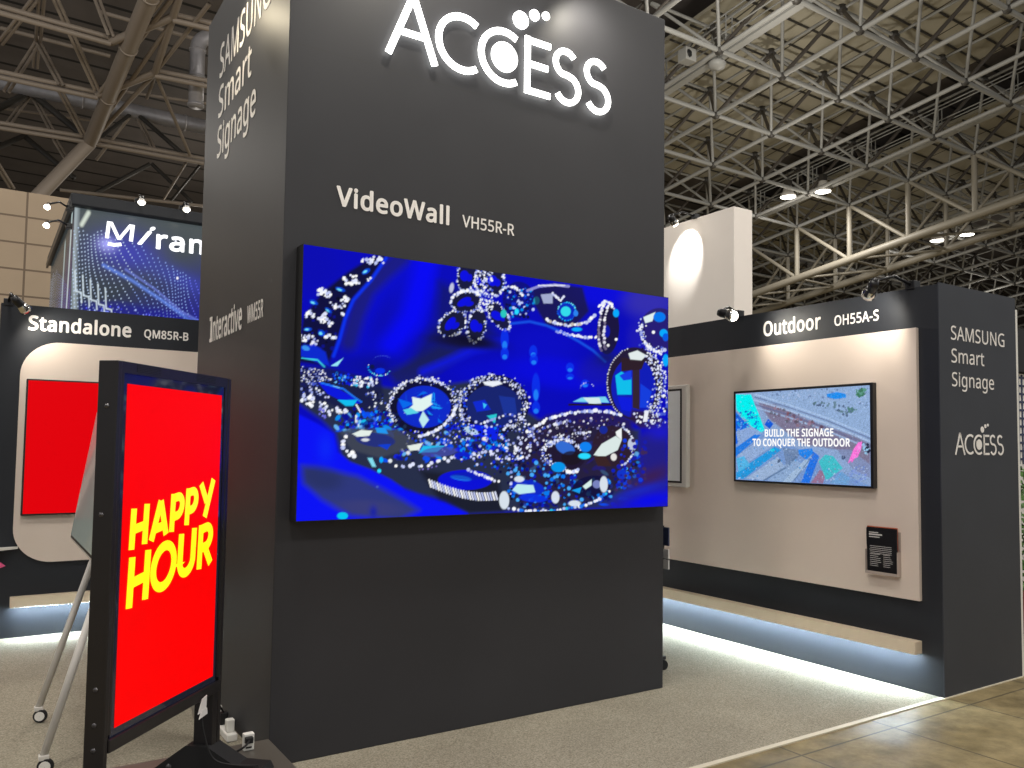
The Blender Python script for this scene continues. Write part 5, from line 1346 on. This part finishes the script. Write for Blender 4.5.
YL = 3.832
WL = dict(o=(0, YL, 0), u=XV, v=ZV, w=(0, -1, 0))
left_wall = thing('partition_wall', 'charcoal partition wall with a round-cornered white panel behind the kiosk at left', 'partition wall', (.6, 3.95, 0))
part('wall_body', MB().box(-1.12, 3.92, YL, 4.1, 0, 2.69), M['charcoal'], left_wall)
mb = MB(); mb.prism(rounded(-.97, 3.4, .595, 2.396, .28, ('tl', 'bl')), (0, YL, 0), XV, ZV, (0, -1, 0), 0, .028)
part('white_panel', mb, M['panel'], left_wall)
part('light_shelf', MB().box(-.97, 3.6, YL - .08, YL, .252, .334), M['shelf'], left_wall, bevel=.003)
part('light_strip', MB().box(-.95, 3.58, YL - .075, YL - .045, .2516, .2519), M['led'], left_wall)
lettering('heading', 'Standalone', M['vinyl'], left_wall, **WL, x0=-.928, x1=-.168, base=2.491, cap=.112, bold=.055)
lettering('model_number', 'QM85R-B', M['vinyl'], left_wall, **WL, x0=-.066, x1=.296, base=2.496, cap=.070, bold=.04)

# red wall display
rd = thing('wall_display', 'large wall display showing plain red on the white panel behind the kiosk', 'display', (-.1, YL - .05, .98))
part('bezel', MB().box(-.925, .975, YL - .075, YL - .0285, .98, 2.082), M['blackm'], rd, bevel=.003)
part('screen', MB().box(-.912, .962, YL - .0765, YL - .0745, .994, 2.07), M['red2'], rd)

# outdoor display
tv = thing('wall_display', 'black framed display showing an aerial city view on the right wall', 'display', (3.86, -.02, 1.31))
# front face stands a little off the panel; sides stay inside the outline of the housing
part('housing', MB().box(3.848, 3.8925, -.687, .597, 1.3145, 2.045), M['black'], tv, bevel=.004)
pa = aerial_picture()
me = pa.mesh('screen', M['pic_tv'], (3.8468, .572, 1.330), (0, -1, 0), ZV, 1.237, .696)
link('screen', me, tv)
TVP = dict(o=(3.846, .572, 1.330), u=(0, -1, 0), v=ZV, w=(-1, 0, 0))
lettering('caption_line', 'BUILD THE SIGNAGE', M['caption'], tv, **TVP, x0=.306, x1=.940, base=.347, cap=.053, bold=.06)
lettering('caption_line', 'TO CONQUER THE OUTDOOR', M['caption'], tv, **TVP, x0=.181, x1=1.077, base=.274, cap=.053, bold=.06)

# white framed board display beside the tower edge
wb = thing('wall_display', 'white framed grey display half hidden behind the right edge of the video wall', 'display', (3.85, 1.85, 1.24))
part('frame', MB().box(3.84, 3.8925, 1.14, 2.62, 1.24, 2.134), M['white_metal'], wb, bevel=.012)
part('bezel', MB().box(3.837, 3.841, 1.195, 2.565, 1.275, 2.10), M['blackm'], wb)
part('screen', MB().box(3.835, 3.838, 1.215, 2.545, 1.293, 2.082), M['board2'], wb)

# leaflet holder
lh = thing('leaflet_holder', 'clear wall holder full of dark printed leaflets on the right white panel', 'leaflet holder', (3.87, -.72, .735))
mb = MB(); mb.box(3.8915, 3.893, -.858, -.614, .74, 1.03); mb.box(3.846, 3.8915, -.858, -.614, .738, .744); mb.box(3.846, 3.848, -.858, -.614, .744, .757); mb.box(3.848, 3.8915, -.858, -.855, .744, .90); mb.box(3.848, 3.8915, -.617, -.614, .744, .90)
part('holder', mb, M['acrylic'], lh)
for k in range(3):
    x = 3.865 + .008 * k
    lf = thing('leaflet', ('black printed leaflet at the front of the wall holder', 'black leaflet in the middle of the wall holder', 'black leaflet at the back of the wall holder, its orange edge showing')[k], 'leaflet', (x, -.72, .746), 'leaflets in the wall holder')
    mb = MB(); y0, y1 = -.852 + .004 * k, -.622 + .004 * k
    vs = []; N = 8
    for i in range(N + 1):
        z = .746 + (.30 + .006 * k) * i / N
        xx = x - .012 * math.sin(PI * i / N * .5) * (1 if i > 4 else .6) * (1 - .3 * k)
        vs += [(xx, y0, z), (xx, y1, z), (xx + .003, y0, z), (xx + .003, y1, z)]
    fs = []
    for i in range(N):
        a = 4 * i
        fs += [(a, a + 4, a + 5, a + 1), (a + 2, a + 3, a + 7, a + 6), (a, a + 2, a + 6, a + 4), (a + 1, a + 5, a + 7, a + 3)]
    fs += [(0, 1, 3, 2), (4 * N, 4 * N + 2, 4 * N + 3, 4 * N + 1)]
    mb.add(vs, fs)
    part('sheet', mb, M['paper_dark'] if k < 2 else M['paper_orange'], lf)
    if k == 0:
        mb = MB(); r2 = random.Random(4)
        for (z, a, b, h) in ((1.015, .02, .09, .006), (1.0, .02, .12, .009), (.985, .02, .10, .006)):
            mb.box(x - .0145, x - .0135, -.625 - b, -.625 - a, z, z + h)
        for q in range(5):
            z = .925 - q * .012
            mb.box(x - .0140, x - .0132, -.815, -.655 + .02 * r2.random(), z, z + .0025)
        for q in range(7):
            z = .87 - q * .013
            mb.box(x - .0105, x - .0095, -.735 + .03 * r2.random(), -.648, z, z + .0025); mb.box(x - .0105, x - .0095, -.825 + .03 * r2.random(), -.75, z, z + .0025)
        part('printed_lines', mb, M['paper_white'], lf)


# ------------------------------------------------------------------ arm spotlights
def spotlight(name, label, base, head, aim, power, size, blend, group, color=(1, .93, .80), r=.038, length=.13, mat=None, lens=True, cat='spotlight', dome=False):
    base, head, aim = Vector(base), Vector(head), Vector(aim)
    d = (aim - head).normalized()
    t = thing(name, label, cat, tuple(base), group)
    part('mount', MB().obox(base, XV, YV, ZV, .035, .035, .03), M['black'], t, bevel=.004)
    tail = head - d * length
    midp = (base + tail) / 2 + Vector((0, 0, .05))
    part('arm', MB().tube([base, midp, tail], .011, 8), M['black'], t, smooth=True)
    part('housing', MB().lathe([(.001, -length), (r * .55, -length), (r * .7, -length * .75), (r * .72, -length * .45), (r * .75, -length * .4)], head, d, 20), M['black'], t, smooth=True)
    part('reflector', MB().lathe([(r * .75, -length * .42), (r * .95, -length * .2), (r, 0), (r * .94, 0), (r * .85, -length * .15), (r * .3, -length * .35)], head, d, 20), mat or M['chrome'], t, smooth=True)
    if lens:
        if dome:
            part('bulb', MB().lathe([(r * .8, -length * .1), (r * .8, .0), (r * .62, r * .42), (r * .3, r * .6), (.001, r * .64)], head, d, 20), M['lamp_soft'], t, smooth=True)
        else:
            part('lens', MB().lathe([(.001, -length * .16), (r * .82, -length * .16), (r * .82, -length * .13), (.001, -length * .13)], head, d, 20), M['lamp_soft'], t)
    ld = bpy.data.lights.new('spot_beam', 'SPOT')
    ld.energy = power; ld.spot_size = math.radians(size); ld.spot_blend = blend; ld.color = color; ld.shadow_soft_size = .03
    lo = bpy.data.objects.new('spot_beam', ld)
    COL.objects.link(lo)
    lo.location = head + d * (.012 if not dome else r * .7)
    lo.rotation_euler = d.to_track_quat('-Z', 'Y').to_euler()
    return t


G1 = 'arm spotlights on the booth walls'
spotlight('arm_spotlight', 'small arm spotlight on the right wall top, beside the white block, lamp face glowing', (3.93, .62, 2.69), (3.60, .36, 2.61), (3.90, -.22, 2.40), 15, 150, .8, G1, r=.05, dome=True)
spotlight('arm_spotlight', 'chrome arm spotlight on the right wall top, close to the lettered pillar', (3.95, -.93, 2.69), (3.62, -.82, 2.605), (3.90, -.46, 2.38), 13, 140, .5, G1, r=.05, length=.15)
spotlight('arm_spotlight', 'black arm spotlight on top of the left wall above the word Standalone', (-1.07, 3.86, 2.70), (-.95, 3.56, 2.60), (-.50, 3.80, 2.15), 13, 135, .7, G1, r=.045, length=.15)
spotlight('arm_spotlight', 'black arm spotlight at the tower top, over the right end of the lit sign', (1.80, -.02, 4.50), (1.78, -.26, 4.40), (1.92, 0, 4.14), 26, 130, 1.0, G1, r=.045)
spotlight('arm_spotlight', 'arm spotlight at the tower top, over the left end of the lit sign', (.70, -.02, 4.50), (.70, -.50, 4.72), (.66, 0, 4.10), 60, 140, 1.0, G1, r=.045)
spotlight('arm_spotlight', 'arm spotlight at the tower top, left of the slogan side face', (-.02, .95, 4.5), (-.34, .97, 4.24), (-.06, .72, 3.75), 11, 135, .5, G1, r=.05, color=(1, .86, .6))

# ------------------------------------------------------------------ plinth, kiosk
PZ = .147
pl = thing('plinth', 'low dark grey plinth carrying the kiosk at the tower corner', 'plinth', (-.95, -.8, 0))
part('deck', MB().box(-1.9, -.003, -1.6, -.003, .012, PZ), M['plinth'], pl, bevel=.004)
part('recessed_base', MB().box(-1.87, -.03, -1.57, -.03, .0065, .012), M['blackm'], pl)

yaw = .859
EX = Vector((math.cos(yaw), math.sin(yaw), 0)); NN = Vector((math.sin(yaw), -math.cos(yaw), 0)); KO = Vector((-.791, -.857, .573))
KW, KH = .675, 1.210


def kbox(mb, a0, a1, k0, k1, z0, z1):
    c = KO + EX * ((a0 + a1) / 2) + NN * ((k0 + k1) / 2)
    c.z = (z0 + z1) / 2
    return mb.obox(c, EX, NN, ZV, abs(a1 - a0) / 2, abs(k1 - k0) / 2, abs(z1 - z0) / 2)


kiosk = thing('kiosk_display', 'tall black standing display with HAPPY HOUR in yellow on red, in front at left', 'kiosk', (KO.x + .22, KO.y + .25, PZ))
ZT = 1.861
mb = MB(); kbox(mb, -.038, .72, -.062, -.004, .502, ZT)
part('cabinet', mb, M['kiosk'], kiosk, bevel=.006)
mb = MB(); kbox(mb, -.062, -.0385, -.068, .006, PZ, ZT)
part('side_upright', mb, M['kiosk'], kiosk, bevel=.003)
mb = MB(); kbox(mb, .7205, .746, -.068, .006, PZ, ZT)
part('side_upright', mb, M['kiosk'], kiosk, bevel=.003)
mb = MB(); kbox(mb, -.038, .72, -.004, .004, 1.82, ZT); kbox(mb, -.038, -.022, -.004, .004, .56, 1.82); kbox(mb, .697, .72, -.004, .004, .56, 1.82)
part('front_frame', mb, M['kiosk'], kiosk)
mb = MB(); kbox(mb, -.038, .72, -.004, .012, .498, .545)
part('bottom_rail', mb, M['kiosk'], kiosk, bevel=.004)
mb = MB(); kbox(mb, -.022, .697, -.004, .0005, .545, 1.82)
part('glass', mb, M['glass'], kiosk)
mb = MB(); mb.add([KO + NN * .0015, KO + EX * KW + NN * .0015, KO + EX * KW + NN * .0015 + Vector((0, 0, KH)), KO + NN * .0015 + Vector((0, 0, KH))], [(0, 1, 2, 3)])
part('screen', mb, M['red'], kiosk)
for a0 in (.05, .46):
    mb = MB()
    for q in range(5):
        kbox(mb, a0, a0 + .15, .004, .0055, 1.829 + q * .006, 1.832 + q * .006)
    part('vent', mb, M['blackm'], kiosk)
for z, k in ((1.70, -.035), (1.32, -.04), (.72, -.035), (.60, -.035), (.515, -.035)):
    c = KO + EX * -.062 + NN * (k + .004); c.z = z
    part('screw', MB().lathe([(.001, .004), (.008, .003), (.009, 0)], c, -EX, 12), M['screw'], kiosk, smooth=True)
# lower posts and feet
for a in (-.06, .70):
    if a > 0:
        mb = MB(); kbox(mb, a - .022, a + .02, -.080, .004, PZ, .51)
        part('post', mb, M['kiosk'], kiosk, bevel=.003)
    prof = [(-.27, PZ), (.24, PZ), (.255, PZ + .03), (.24, PZ + .058), (.13, PZ + .062), (.06, PZ + .10), (.0, PZ + .135), (-.10, PZ + .135), (-.26, PZ + .018)]
    mb = MB(); mb.prism([(k, z) for k, z in prof], KO * 1 + EX * a - Vector((0, 0, KO.z)), NN, ZV, EX, -.05, .05)
    part('foot', mb, M['blackm'], kiosk)
    c = KO + EX * (a - .051) + NN * -.17; c.z = PZ + .045
    part('screw', MB().lathe([(.001, .006), (.012, .004), (.013, 0)], c, -EX, 12), M['screw'], kiosk, smooth=True)

# screen lettering, upright letters on a rising line


def stroke_word(parent, words):
    for (x0, x1, zb, h, sw, glyph) in words:
        def P(p):
            u = x0 + p[0] * (x1 - x0)
            v = p[1] * h
            return (u + .05 * (v - h * .5), zb + v + .155 * u)
        mb = MB()
        for pts in glyph:
            closed = pts[0] == pts[-1] and len(pts) > 3
            q = [P(p) for p in (pts[:-1] if closed else pts)]
            mb.strip(q, sw, KO, EX, ZV, NN, .002, .0026, closed)
        part('screen_letter', mb, M['yellow'], parent)


def gl_H(s): return [[(s, 0), (s, 1)], [(1 - s, 0), (1 - s, 1)], [(s, .48), (1 - s, .48)]]
def gl_A(s): return [[(s * .8, 0), (.5, .93)], [(1 - s * .8, 0), (.5, .93)], [(.25, .26), (.75, .26)]]
def gl_P(s): return [[(s, 0), (s, 1)], [(s, .88)] + [(.50 + (.5 - s) * math.cos(a), .63 + .25 * math.sin(a)) for a in np.linspace(PI / 2, -PI / 2, 14)] + [(s, .38)]]
def gl_Y(s): return [[(s * .7, 1), (.52, .42)], [(1 - s * .7, 1), (.45, .0)]]
def gl_O(s): return [[(.5 + (.5 - s) * math.cos(a), .5 + .43 * math.sin(a)) for a in np.linspace(0, 2 * PI, 33)][:-1] + [(.5 + (.5 - s), .5)]]
def gl_U(s): return [[(s, 1), (s, .36)] + [(.5 + (.5 - s) * math.cos(a), .36 + .27 * math.sin(a)) for a in np.linspace(PI, 2 * PI, 16)] + [(1 - s, 1)]]
def gl_R(s): return gl_P(s)[:1] + [[(s, .9)] + [(.5 + (.46 - s) * math.cos(a), .68 + .22 * math.sin(a)) for a in np.linspace(PI / 2, -PI / 2, 14)] + [(s, .46)]] + [[(.45, .46), (1 - s * .7, 0)]]


zb1, zb2 = .602, .393
s1 = .034
stroke_word(kiosk, [(.047, .160, zb1, .148, s1, gl_H(.15)), (.168, .299, zb1, .150, s1, gl_A(.16)), (.302, .402, zb1, .148, s1, gl_P(.17)),
                    (.410, .506, zb1, .148, s1, gl_P(.17)), (.508, .636, zb1, .148, s1, gl_Y(.16)),
                    (.044, .179, zb2, .182, .038, gl_H(.14)), (.181, .361, zb2, .180, .038, gl_O(.115)), (.364, .501, zb2 + .002, .182, .038, gl_U(.15)), (.514, .640, zb2, .182, .038, gl_R(.16))])

# tag hanging at the rail, sockets and cables
tagw = thing('paper_tag', 'small white folded paper taped under the right end of the kiosk rail', 'paper', tuple(KO + EX * .60 + NN * .02 + Vector((0, 0, -.12))))
c = KO + EX * .525 + NN * .02
mb = MB(); mb.prism([(0, -.115), (.062, -.11), (.066, -.055), (.03, -.062)], c, EX, ZV, NN, 0, .004)
part('sheet', mb, M['paper_white'], tagw)
c2 = c + Vector((0, 0, -.135))
mb = MB(); mb.prism([(.0, 0), (.066, .004), (.062, .03), (.02, .032)], c2, EX, ZV, NN, .005, .008)
part('flap', mb, M['paper_white'], tagw)

ps = thing('power_strip', 'white power strip with plugs lying on the carpet along the tower side', 'power strip', (-.06, .82, .006))
part('strip', MB().box(-.085, -.03, .46, .90, .007, .045), M['white_plastic'], ps, bevel=.006)
for k, y in enumerate((.52, .66, .80)):
    part('plug', MB().box(-.078, -.037, y - .022, y + .022, .0455, .11), M['white_plastic'] if k != 1 else M['blackm'], ps, bevel=.005)
ob = thing('socket_box', 'white socket box with a black plug standing on the plinth', 'socket', (-.125, -.10, PZ))
part('box', MB().box(-.150, -.102, -.118, -.085, PZ + .001, PZ + .078), M['white_plastic'], ob, bevel=.004)
part('plug', MB().box(-.148, -.112, -.145, -.1185, PZ + .040, PZ + .068), M['blackm'], ob, bevel=.004)
part('socket_slot', MB().box(-.140, -.114, -.1195, -.1182, PZ + .012, PZ + .02), M['blackm'], ob)


def cable(label, pts, r=.005, mat=None):
    P = [Vector(p) for p in pts]
    out = []
    for i in range(len(P) - 1):
        a, b, c, d = P[max(i - 1, 0)], P[i], P[i + 1], P[min(i + 2, len(P) - 1)]
        for k in range(8):
            t = k / 8
            out.append(.5 * (2 * b + (c - a) * t + (2 * a - 5 * b + 4 * c - d) * t * t + (3 * b - a - 3 * c + d) * t ** 3))
    out.append(P[-1])
    o = link('power_cable', MB().tube(out, r, 8).mesh('power_cable', mat or M['rubber'], True))
    return tag(o, label, 'cable')


r0 = KO + EX * .69
cable('black cable running from the socket box to the kiosk foot', [(-.13, -.14, PZ + .055), (-.17, -.2, PZ + .05), (-.22, -.17, PZ + .02), (-.25, -.10, PZ + .008), (r0.x - .02, r0.y + .06, PZ + .05), (r0.x - .03, r0.y + .08, PZ + .2)])
cable('black cable looping from the power strip up behind the kiosk', [(-.057, .66, .105), (-.10, .60, .17), (-.14, .55, .2), (-.2, .35, .08), (-.24, .2, .03), (-.27, .05, .15), (-.30, -.1, .36)])
cable('thin black cable hanging down the kiosk post', [(r0.x - .07, r0.y - .09, .50), (r0.x - .06, r0.y - .10, .38), (r0.x - .02, r0.y - .11, .26), (r0.x + .06, r0.y - .13, PZ + .075), (r0.x + .15, r0.y - .17, PZ + .068)], .004)

# ------------------------------------------------------------------ whiteboard on an easel stand
eb = thing('flip_board', 'digital flip board on a pale grey castor stand half hidden behind the kiosk', 'flip board', (-.60, .87, 0))
xb0, xb1, zb0, zb1_ = -.749, -.628, .99, 1.79
Ub = Vector((xb1 - xb0, 0, zb1_ - zb0)).normalized(); Nb = Vector((-Ub.z, 0, Ub.x))
ctr = Vector(((xb0 + xb1) / 2, .95, (zb0 + zb1_) / 2))
part('frame', MB().obox(ctr + Nb * -.02, YV, Ub, Nb, .655, .405, .018), M['white_metal'], eb, bevel=.012)
part('bezel', MB().obox(ctr + Nb * -.001, YV, Ub, Nb, .638, .388, .0015), M['blackm'], eb)
part('screen', MB().obox(ctr + Nb * .002, YV, Ub, Nb, .622, .372, .0012), M['board'], eb)
legs = [((-.890, 1.36, .075), (-.607, 1.285, 1.06)), ((-.913, .50, .075), (-.700, .50, .86)), ((-.20, 1.25, .075), (-.52, 1.20, 1.3)), ((-.20, .55, .075), (-.52, .60, 1.3))]
for a, b in legs:
    part('leg', MB().tube([a, b], .0185, 12), M['white_metal'], eb, smooth=True)
part('crossbar', MB().tube([(-.545, .48, 1.08), (-.545, 1.32, 1.08)], .016, 10), M['white_metal'], eb, smooth=True)
for a, b in legs:
    x, y = a[0], a[1]
    ca = part('castor', MB().lathe([(.001, -.012), (.034, -.012), (.036, -.006), (.036, .006), (.034, .012), (.001, .012)], (x + .012, y - .012, .043), (.35, 1, 0), 20), M['rubber'], eb, smooth=False)
    part('castor_hub', MB().lathe([(.001, -.0145), (.025, -.0145), (.026, 0), (.025, .0145), (.001, .0145)], (x + .012, y - .012, .043), (.35, 1, 0), 18), M['white_plastic'], ca)
    part('castor_fork', MB().box(x - .018, x + .026, y - .022, y + .022, .07, .095), M['white_metal'], ca, bevel=.005)

# small wall shelf and leaflet at the far left
ws = thing('side_shelf', 'thin white shelf jutting in at the left edge, below the red display', 'shelf', (-1.3, 3.72, .70))
mb = MB(); mb.prism([(-1.75, 3.66), (-1.10, 3.70), (-.93, 3.815), (-.93, 3.8315), (-1.75, 3.8315)], (0, 0, 0), XV, YV, ZV, .712, .730)
part('shelf_board', mb, M['white_plastic'], ws)
part('bracket', MB().box(-1.6, -1.57, 3.62, 3.831, .60, .712), M['black'], ws)
ml = link('leaflet', MB().prism([(-1.3, .03), (-1.05, .015), (-1.01, .03), (-1.06, .075), (-1.3, .12)], (0, 3.78, .555), XV, ZV, (0, 1, 0), 0, .004).mesh('leaflet', M['magenta']))
tag(ml, 'pink and white leaflet fixed to the dark wall at the left edge', 'leaflet')

# slim rolling info stand behind the tower's right edge
st = thing('info_stand', 'slim dark rolling stand peeking out behind the right edge of the tower', 'stand', (2.70, .62, 0))
part('base', MB().box(2.62, 2.88, .33, .85, .075, .10), M['black'], st, bevel=.005)
part('pole', MB().box(2.655, 2.695, .56, .62, .10, 1.3), M['black'], st)
part('info_card', MB().box(2.868, 2.880, .30, .36, .88, 1.01), M['navy_print'], st)
part('label_card', MB().box(2.866, 2.878, .298, .35, .79, .855), M['paper_white'], st)
part('label_card', MB().box(2.866, 2.878, .298, .35, .715, .78), M['paper_white'], st)
part('card_rail', MB().box(2.70, 2.884, .36, .62, .70, 1.02), M['black'], st)
for x, y in ((2.845, .33), (2.845, .82), (2.65, .36), (2.65, .82)):
    part('castor', MB().lathe([(.001, -.014), (.036, -.014), (.038, 0), (.036, .014), (.001, .014)], (x, y, .044), (.4, 1, 0), 18), M['rubber'], st)

# ================================================================== NEIGHBOURS
nb = thing('neighbour_booth', 'neighbouring booth with a lit white logo over dotted blue light waves, behind the left wall', 'booth', (1.2, 8.8, 0))
part('booth_core', MB().box(-.405, 3.6, 7.02, 10.9, 0, 4.34), M['blackm'], nb)
mb = MB(); mb.box(-.455, 3.65, 6.9, 11.0, 4.34, 4.49)
part('canopy', mb, M['charcoal'], nb, bevel=.02)
mb = MB(); mb.box(-.47, -.44, 6.88, 11.0, 4.30, 4.38)
part('canopy_edge', mb, M['black'], nb)
pm = mesh_picture(False)
link('screen', pm.mesh('screen', M['pic_mesh'], (-.405, 7.0, 2.4), XV, ZV, 1.86, 1.94), nb)
pm2 = mesh_picture(True)
link('side_screen', pm2.mesh('side_screen', M['pic_mesh'], (-.4065, 10.9, 2.4), (0, -1, 0), ZV, 3.88, 1.94), nb)
NB = dict(o=(0, 7.0, 0), u=XV, v=ZV, w=(0, -1, 0))
lettering('logo_letter', 'M', M['blue_letters'], nb, **NB, x0=-.08, x1=.24, base=4.02, cap=.2, off=.03, bold=0.02, shear=.05)
lettering('logo_letter', 'i', M['blue_letters'], nb, **NB, x0=.27, x1=.47, base=4.0, cap=.22, off=.03, bold=.045, shear=.55)
lettering('logo_letter', 'ram', M['blue_letters'], nb, **NB, x0=.48, x1=1.16, base=3.975, cap=.225, off=.03, bold=.05)
mb = MB(); mb.strip([(-.045, 3.955), (.02, 3.948), (.10, 3.968)], .04, (0, 7, 0), XV, ZV, (0, -1, 0), .02, .03)
part('logo_swoosh', mb, M['blue_letters'], nb)
G2 = 'small spotlights around the neighbouring booth'
for x, lab in ((.255, 'small lit spotlight above the neighbouring logo, left one'), (.755, 'small lit spotlight above the neighbouring logo, near the tower edge')):
    spotlight('sign_spotlight', lab, (x, 6.93, 4.51), (x, 6.62, 4.42), (x - .03, 6.45, 4.0), 5, 150, .6, G2, r=.045, length=.09, mat=M['white_metal'], dome=True)
for z, y, lab in ((4.2, 6.62, 'upper lit spotlight on the beige wall side of the neighbouring booth'), (3.99, 6.62, 'lower lit spotlight on the beige wall side of the neighbouring booth')):
    spotlight('side_spotlight', lab, (-.46, 6.93, z + .10), (-.70, 6.62, z), (-.85, 6.0, z - .5), 2, 110, .6, G2, r=.036, length=.09, mat=M['white_metal'], dome=True)

blk = thing('booth_wall', 'tall plain white booth wall rising behind the right partition wall, spotlit at its top', 'wall', (6.15, 4.6, 0))
part('wall_slab', MB().box(6.0, 6.31, 2.61, 6.8, 0, 4.43), M['white_block'], blk, bevel=.006)
spotlight('wall_spotlight', 'bright spotlight on top of the white booth wall next to the tower', (6.0, 3.25, 4.45), (5.70, 3.30, 4.33), (6.0, 3.37, 4.10), 56, 78, .3, None, color=(1, .98, .94), r=.06, length=.12, dome=True)

# right-hand sliver: another booth, its sign, planting
ne = thing('side_booth', 'far booth with a black sign and pale lattice wall at the right edge', 'booth', (6.9, .1, 0))
part('lattice_wall', MB().box(6.05, 8.2, .0, .1, 1.45, 2.35), M['white_plastic'], ne)
mb = MB()
for k in range(30):
    mb.box(6.06 + k * .07, 6.085 + k * .07, -.006, -.001, 1.46, 2.34)
for k in range(11):
    mb.box(6.05, 8.2, -.007, -.002, 1.5 + k * .08, 1.52 + k * .08)
part('lattice_strips', mb, M['navy_print'], ne)
part('base_wall', MB().box(6.05, 8.2, .0, .1, 0, 1.45), M['paper_white'], ne)
part('sign_board', MB().box(6.0, 8.2, -.06, .1, 2.36, 2.78), M['blackm'], ne)
lettering('sign_letter', '5', M['caption'], ne, (0, -.0605, 0), XV, ZV, (0, -1, 0), 6.30, 6.42, 2.47, .16, bold=.05)
hd = MB(); rr = random.Random(3)
for k in range(420):
    c = Vector((rr.uniform(6.0, 6.9), rr.uniform(-.45, -.12), rr.uniform(.35, 1.45)))
    a = Vector((rr.uniform(-1, 1), rr.uniform(-1, 1), rr.uniform(-.5, 1))).normalized()
    b = a.orthogonal().normalized()
    hd.add([c, c + a * .06 + b * .025, c + a * .12, c + a * .06 - b * .025], [(0, 1, 2, 3)])
shr = thing('shrub', 'leafy green shrub in a dark red planter at the right edge', 'plant', (6.4, -.3, 0))
part('foliage', hd, M['leaf'], shr)
part('planter', MB().box(6.02, 6.9, -.45, -.12, .0, .36), M['red_thing'], shr, bevel=.02)

# ================================================================== LIGHT
w = bpy.data.worlds.new('hall_ambient')
scene.world = w
w.use_nodes = True
bg = w.node_tree.nodes['Background']
bg.inputs['Color'].default_value = (.97, .98, 1.0, 1)
bg.inputs['Strength'].default_value = .40

scene.view_settings.view_transform = 'Standard'
scene.view_settings.look = 'None'
scene.view_settings.exposure = 0
scene.view_settings.gamma = 1
scene.view_settings.use_curve_mapping = False
